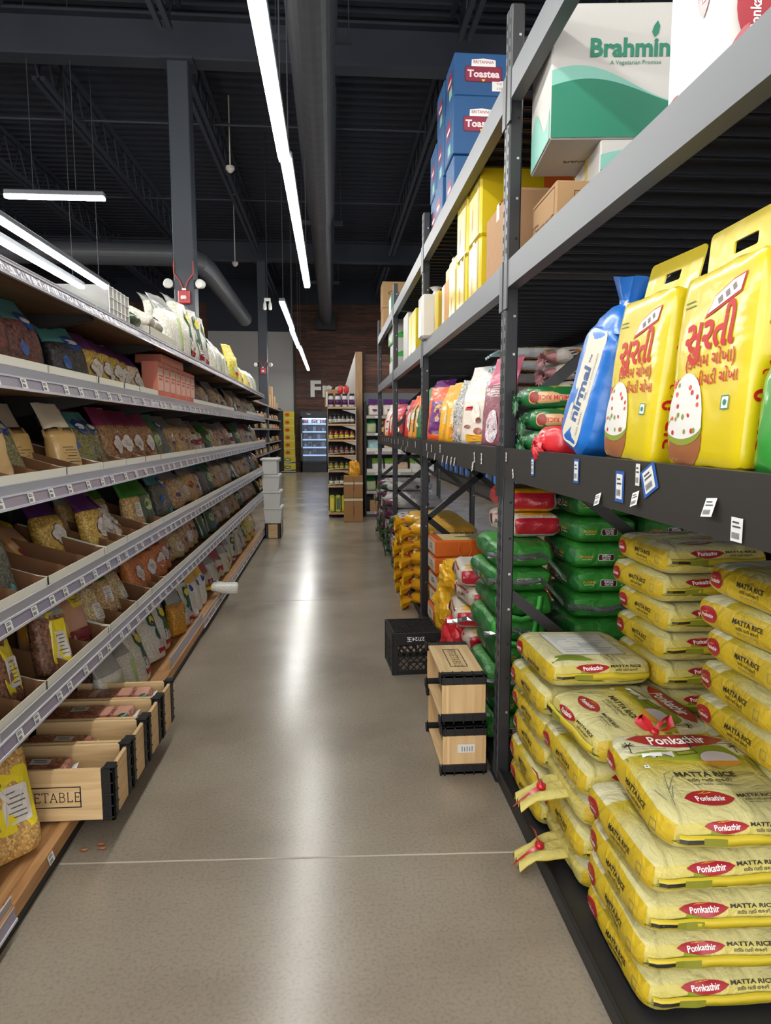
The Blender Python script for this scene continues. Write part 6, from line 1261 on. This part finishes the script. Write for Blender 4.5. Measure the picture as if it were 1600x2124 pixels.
for zi, z in enumerate(RZ[1:]+[.09]):
    y = 15.2+.07*zi; i = 0
    y += 1.6
    while y < 24.1:
        k = fk[(i*3+zi*5+i//4)%len(fk)]
        if RND.random() < .86:
            K = KINDS[k]; pr = K['protos'][i%len(K['protos'])] if K['protos'] else make(k)
            s = .72 if z != .09 else .95; o = link(NAMES[k], pr[0][1], None, (-1.76-K['kw']['D']*s,y,z+.003), (0,-.15,U(.15))); o.scale = (s,s,s)
            tag(o, f'{K["desc"]}, number {cc+1} on the far shelving, {ORD[zi]} level down', K['cat'], 'packs on the far shelving run'); cc += 1
        y += .30+.08*RND.random(); i += 1
for i,(y,h,w) in enumerate(((20.6,.34,.3),(21.4,.62,.28),(22.3,.36,.35),(23.2,.2,.35))): carton('carton', f'pale tan carton on top of the far shelving, {ORD[i]} from the aisle end', -2.1, y, 2.192, .33, w, h, M('carton_pale_tan',(202,164,122),.7), 0, [('F', at2(strokes([((-.05,0),(.05,0))],.03),0,h*.6), ORANGE, .0014)], tape=False, group='tan cartons on the far shelving')

# jars end-cap beside the partition
TANE = wood('tan_shelf_edge', (172,138,100), (202,168,124), (3,30,30), .5)
r = empty('jar_shelving', 'narrow tan shelving of jars at the end of the partition', 'shelving', (.175,12.2,0)); EZ = [1.90,1.615,1.345,1.085,.82,.56]
mb = MB(); mb.box(-.235,.235,.17,.20,0,1.9,SHELFDARK); mb.build('back_panel', r)
for sg in (-1,1):
    mb = MB(); mb.box(min(sg*.235,sg*.245),max(sg*.235,sg*.245),-.2,.2,0,1.9,M('endcap_side',(176,172,166),.5)) if sg > 0 else mb.box(-.245,-.235,.12,.2,0,1.9,M('endcap_side',(176,172,166),.5)); mb.build('side_panel', r)
for z in EZ+[.09]:
    mb = MB(); mb.box(-.235,.234,-.2,.17,z-.03,z,TANE); p = mb.build('shelf', r)
    if z < 1.8 and z > .2:
        mb = MB(); mb.tube([(-.23,-.2,z+.02),(.22,-.2,z+.05)],.006,M('guard_wire',(200,196,190),.3),6); mb.tube([(-.23,-.2,z+.08),(.22,-.2,z+.11)],.004,BLACKMETAL,6); mb.build('wire_guard', p)
        mb = MB(); mb.ext([(.0,z+.235),(.234,z+.16),(.234,z+.235)],'y',-.19,-.185,M('endcap_side',(176,172,166),.5)); mb.build('bracket', p)
def jar_mesh(body, lab, h=.15, rr=.038, lid=None):
    a = MB(); a.lathe([(rr*.9,0),(rr,.006),(rr,h*.70),(rr*.75,h*.82),(rr*.75,h*.86)], body, 14); a.lathe([(rr+.0006,h*.16),(rr+.0006,h*.56)], lab, 14)
    b = MB(); b.lathe([(rr*.82,h*.85),(rr*.82,h),(rr*.7,h+.004)], lid or BLKPLASTIC, 14); return a.mesh('jar', True), b.mesh('jar_lid', True)
JT = [('white', jar_mesh(M('jar_white',(206,200,206),.25,coat=.5), PURL, .22,.05)), ('dark', jar_mesh(M('jar_dark',(50,36,34),.2,coat=.5), WLAB)), ('amber', jar_mesh(M('jar_amber',(150,58,24),.2,coat=.5), YLAB, lid=M('lid_red',(120,34,28),.4))), ('rust', jar_mesh(M('jar_rust',(96,40,26),.2,coat=.5), M('label_dim_cream',(150,126,100),.5))), ('olive', jar_mesh(M('jar_olive',(110,104,30),.2,coat=.5), M('label_olive',(176,166,60),.5), lid=M('lid_dark',(50,46,40),.4))), ('brown', jar_mesh(M('jar_brown',(54,34,28),.2,coat=.5), CREAM))]
for si, (z, t, n) in enumerate(((1.90,0,4),(1.615,1,6),(1.345,2,5),(1.085,3,5),(.82,4,5),(.56,5,5))):
    for i in range(n):
        nm, (a, b) = JT[t]; o = link('jar', a, None, (-.01+i*(.36/(n-1)),12.07,z+.001)); link('jar_lid', b, o); tag(o, f'{nm} jar, {ORD[i]} from the aisle side, {ORD[si]} shelf of the narrow jar shelving', 'jar', f'{nm} jars on the narrow shelving')
for i in range(2): crumple('food_pouch', film('red_pouch',(206,44,40),.2,.6), f'small red pouch on the white jars, {"beside the tan box" if i==0 else "beside the partition"}', (.16+i*.10,12.13,2.19), (.042,.03,.07), 20+i, 'food pouch')
carton('carton', 'open tan carton behind the red pouches on the jar shelving', -.11, 12.22, 1.902, .28, .12, .30, CARD, 0, tape=False); carton('carton', 'white carton edge beside the white jars', -.09, 12.0, 1.902, .03, .16, .25, CARDW, 0, tape=False)
for i in range(4):
    mb = MB(); mb.box(-.045,.045,-.04,.04,0,.30,film('pack_lime',(176,180,40),.2,.5),.02); mb.box(-.03,.03,-.042,-.039,.05,.25,GLAB if i%2 else YLAB); tag(mb.build('food_pouch', None, (.0+i*.105,12.1,.091)), f'lime yellow packet on the lowest jar shelf, {ORD[i]} from the aisle side', 'food pouch', 'lime packets on the jar shelving')
CB2 = M('tall_carton_brown', (158,116,68), .75, bump=.15, bscale=30)
for i in range(2): carton('carton', f'tall brown carton with pale tape, {"lower" if i==0 else "upper"} of two before the partition', .195, 11.45, i*.40, .31, .32, .398 if i==0 else .36, CB2, 0, [('F', at2(rect(.31,.035,1,1),0,.37 if i==0 else .24), M('pale_tape',(206,196,176),.3), .0014), ('F', at2(strokes([((0,0),(0,.36))],.004),.0,.0), CF, .001), ('F', at2(strokes([((0,-.09),(0,.07))],.016),.01,.2), M('print_faded_red',(150,66,50),.5), .0018)], group='tall brown cartons', tape=False)
crumple('food_pouch', film('pack_marigold',(232,160,20),.2,.7), 'orange yellow pouch slumped on the tall brown cartons', (.37,11.58,.86), (.085,.06,.15), 31, 'food pouch')
# shelving across the end of the rack
r = empty('cross_shelving', 'shelving across the far end of the rack with bagged goods', 'shelving', (1.13,12.3,0)); WZ = [1.745,1.45,1.13,.77,.45]
mb = MB(); mb.box(-.56,.62,.24,.30,0,2.16,M('cross_back',(96,98,102),.6)); mb.build('back_panel', r)
mb = MB(); mb.box(-.56,-.53,-.2,.24,0,2.0,SHELFDARK); mb.build('side_panel', r)
for z in WZ+[.09]:
    mb = MB(); mb.box(-.53,.62,-.2,.24,z-.035,z,M('cross_shelf',(70,66,64),.5)); p = mb.build('shelf', r); mb = MB(); mb.box(-.53,.62,-.21,-.2,z-.04,z+.01,M('cross_rail',(166,156,152),.4)); mb.build('ticket_rail', p)
    for q in range(3): mb = MB(); mb.box(-.03,.03,-.2125,-.21,z-.03,z+.002,TICKET); mb.build('price_ticket', p, (-.35+q*.38,0,0))
mb = MB(); mb.box(-.56,.62,-.19,-.16,0,.055,M('kick_grey',(72,74,78),.5)); mb.build('kick_plate', r)
rk('cpurple', W=.24,H=.28,D=.10, content=F_('cross_cream',(206,190,176),.16,.5), cap=F_('cross_purple',(78,34,96),.14,.7), fill=.5, labels=[('purple_print',[('oval',0,.3,.10,.05,PURL)])]); rk('cgreen', W=.2,H=.26,D=.09, content=F_('cross_pale',(166,176,130),.16,.5), cap=F_('cross_green',(30,110,50),.14,.7), fill=.55); rk('cyellow', W=.22,H=.24,D=.09, content=F_('cross_yell',(196,164,50),.16,.7), cap=F_('cross_yell2',(200,150,40),.14,.7)); rk('cteal', W=.26,H=.20,D=.10, content=F_('cross_teal',(140,186,186),.16,.8), cap=F_('cross_teal2',(190,206,206),.14,.7)); rk('cbeige', W=.2,H=.17,D=.09, content=F_('cross_beige',(196,160,130),.16,.5), cap=F_('cross_beige2',(206,176,140),.14,.7)); rk('clime', W=.22,H=.24,D=.09, content=F_('cross_white',(206,196,190),.16,.6), cap=F_('cross_lime',(120,170,50),.14,.7), fill=.55); rk('cdots', W=.24,H=.25,D=.09, content=F_('cross_dots',(196,196,192),.16,.9), cap=F_('cross_grey',(120,126,120),.14,.7))
def putc(key, x, z, label, rz=0.0, y=12.12, s=1.0):
    K = KINDS[key]; pr = make(key) if len(K['protos']) < 2 else K['protos'][RND.randrange(2)]
    o = link('printed_bag', pr[0][1], None, (x,y+K['kw']['D'],z), (0,-.12,-PI/2+rz)); o.scale = (s,s,s)
    for nm, me in pr[1:]: link(nm, me, o)
    return tag(o, label, K['cat'], 'bagged goods on the cross shelving')
for i in range(4): putc('cpurple', .74+i*.265, WZ[0]+.003, f'purple and cream bag, {ORD[i]} from the partition, top of the cross shelving')
putc('cgreen',.68,WZ[1]+.003,'dark green topped bag on the cross shelving'); putc('cyellow',.93,WZ[1]+.003,'yellow bag in a white tray on the cross shelving',y=12.14); putc('cyellow',1.16,WZ[1]+.003,'second yellow bag behind the rack post')
putc('cteal',.74,WZ[2]+.003,'teal and white bag in the third tray row'); putc('cbeige',1.0,WZ[2]+.003,'beige bag in the third tray row, beside the teal one'); putc('cbeige',1.22,WZ[2]+.003,'beige bag in the third tray row, second'); putc('cbeige',1.44,WZ[2]+.003,'beige bag in the third tray row, farthest from the partition')
for i,k in enumerate(('clime','clime','cbeige','clime','cdots')): putc(k,.80+i*.22,WZ[3]+.003,f'{["lime topped bag","lime topped bag","rust and white bag","lime topped bag","pale bag"][i]} in white trays, {ORD[i]} from the partition')
putc('cgreen',.67,WZ[4]+.003,'slim pale green bag leaning low on the cross shelving',.2); putc('cdots',.90,WZ[4]+.003,'white bag with dark dots low on the cross shelving'); putc('cdots',1.18,WZ[4]+.003,'second white dotted bag low on the cross shelving')
carton('carton', 'brown carton holding a lime topped bag, bottom of the cross shelving', .66, 12.12, .092, .30, .25, .20, CARD, 0, tape=False); putc('clime',.82,.295,'lime topped bag sitting on the brown carton at the bottom',y=12.18)
carton('carton', 'white and red carton at the right of the cross shelving', 1.30, 12.13, WZ[4]+.002, .32, .2, .09, CARDW, 0, [('F', at2(rect(.06,.05,1,1),-.12,.045), RED, .0014)], tape=False)
for z in (WZ[2],WZ[3]):
    for q in range(4): mb = MB(); mb.box(-.125,.125,-.004,.0,0,.07,CARDW); mb.box(-.125,.125,-.0,.2,0,.003,CARDIN); tag(mb.build('display_tray', None, (.73+q*.265,12.105,z+.0005)), f'white display tray, {ORD[q]} from the partition, {"third" if z==WZ[2] else "fourth"} cross shelf', 'display tray', 'white trays on the cross shelving')

# ------------------------------------------------------------------ freezer run in the next aisle
FB = M('freezer_black', (30,32,35), .35); FK = M('freezer_kick', (74,74,78), .35, coat=.2)
def freezer():
    r = empty('freezer_case', '', 'freezer', (3.36,0,0)); n = 3; w = .78
    mb = MB(); mb.box(0,.06,0,n*w,.06,.30,FK,.01); mb.box(.02,.9,0,n*w,0,.06,FB); mb.build('base', r)
    mb = MB(); mb.box(.8,.9,0,n*w,.30,2.1,M('freezer_liner',(70,104,150),.5)); mb.box(.06,.9,0,n*w,.28,.30,M('freezer_floor',(140,160,186),.4)); mb.box(.0,.9,0,n*w,2.1,2.5,FB); mb.build('cabinet', r)
    for z in (.62,.98,1.34,1.7): mb = MB(); mb.box(.25,.8,0,n*w,z,z+.03,M('freezer_shelf',(60,84,120),.4)); mb.build('inner_shelf', r)
    for k in range(n):
        mb = MB(); a, b = k*w+.004, (k+1)*w-.004
        for y0,y1,z0,z1 in ((a,a+.05,.31,2.1),(b-.05,b,.31,2.1),(a+.05,b-.05,.31,.36),(a+.05,b-.05,2.04,2.1)): mb.box(-.02,.02,y0,y1,z0,z1,FB)
        d = mb.build('door', r); mb = MB(); mb.box(-.004,.004,a+.05,b-.05,.36,2.04,clear('freezer_glass',(176,206,236),.9,.05)); mb.build('door_glass', d)
        mb = MB(); mb.box(.10,.14,b-.12,b-.05,.36,2.04,M('freezer_led',(206,228,255),.4,emit=7.0)); mb.build('led_strip', r)
    return r
fz = freezer(); fz.location.y = 1.9; fz['label'] = 'black glass door freezer in the next aisle, first of the row'; fz['group'] = 'glass door freezers in the next aisle'
for i in range(1,10): copy_tree(fz, (3.36,1.9+i*2.345,0), label=f'black glass door freezer in the next aisle, {ORD[i]} of the row')
# packs on a rack standing behind the near bay
r = empty('snack_rack', 'dark rack of hanging packets glimpsed behind the yellow sacks', 'rack', (2.45,2.95,0)); mb = MB(); mb.box(-.05,.0,-.9,.95,0,1.5,SHELFDARK); mb.build('back_panel', r)
for z in (.55,.75,.95,1.15): mb = MB(); mb.box(-.4,-.05,-.9,.95,z-.02,z,BLACKMETAL); mb.build('shelf', r)
for i in range(4):
    for j in range(3):
        mb = MB(); mb.box(-.10,.10,-.12,.12,0,.045,film('snack_brown',(96,58,40),.2,.6),.02); mb.box(-.103,-.098,-.11,.11,.01,.03,M('snack_pale',(196,180,160),.5)); tag(mb.build('food_pouch', None, (2.22,2.95-.35+j*.27,.752+.2*(i//2)+.052*(i%2))), f'brown packet with pale edge, {ORD[i]} layer up, {ORD[j]} column of the snack rack', 'food pouch', 'brown packets on the snack rack')
for i in range(3): mb = MB(); mb.box(-.10,.10,-.14,.14,0,.07,film('snack_yellow',(214,150,30),.2,.6),.03); tag(mb.build('food_pouch', None, (2.22,2.26,.752+.075*i)), f'amber packet, {ORD[2-i]} from the top of its pile on the snack rack', 'food pouch', 'amber packets on the snack rack')
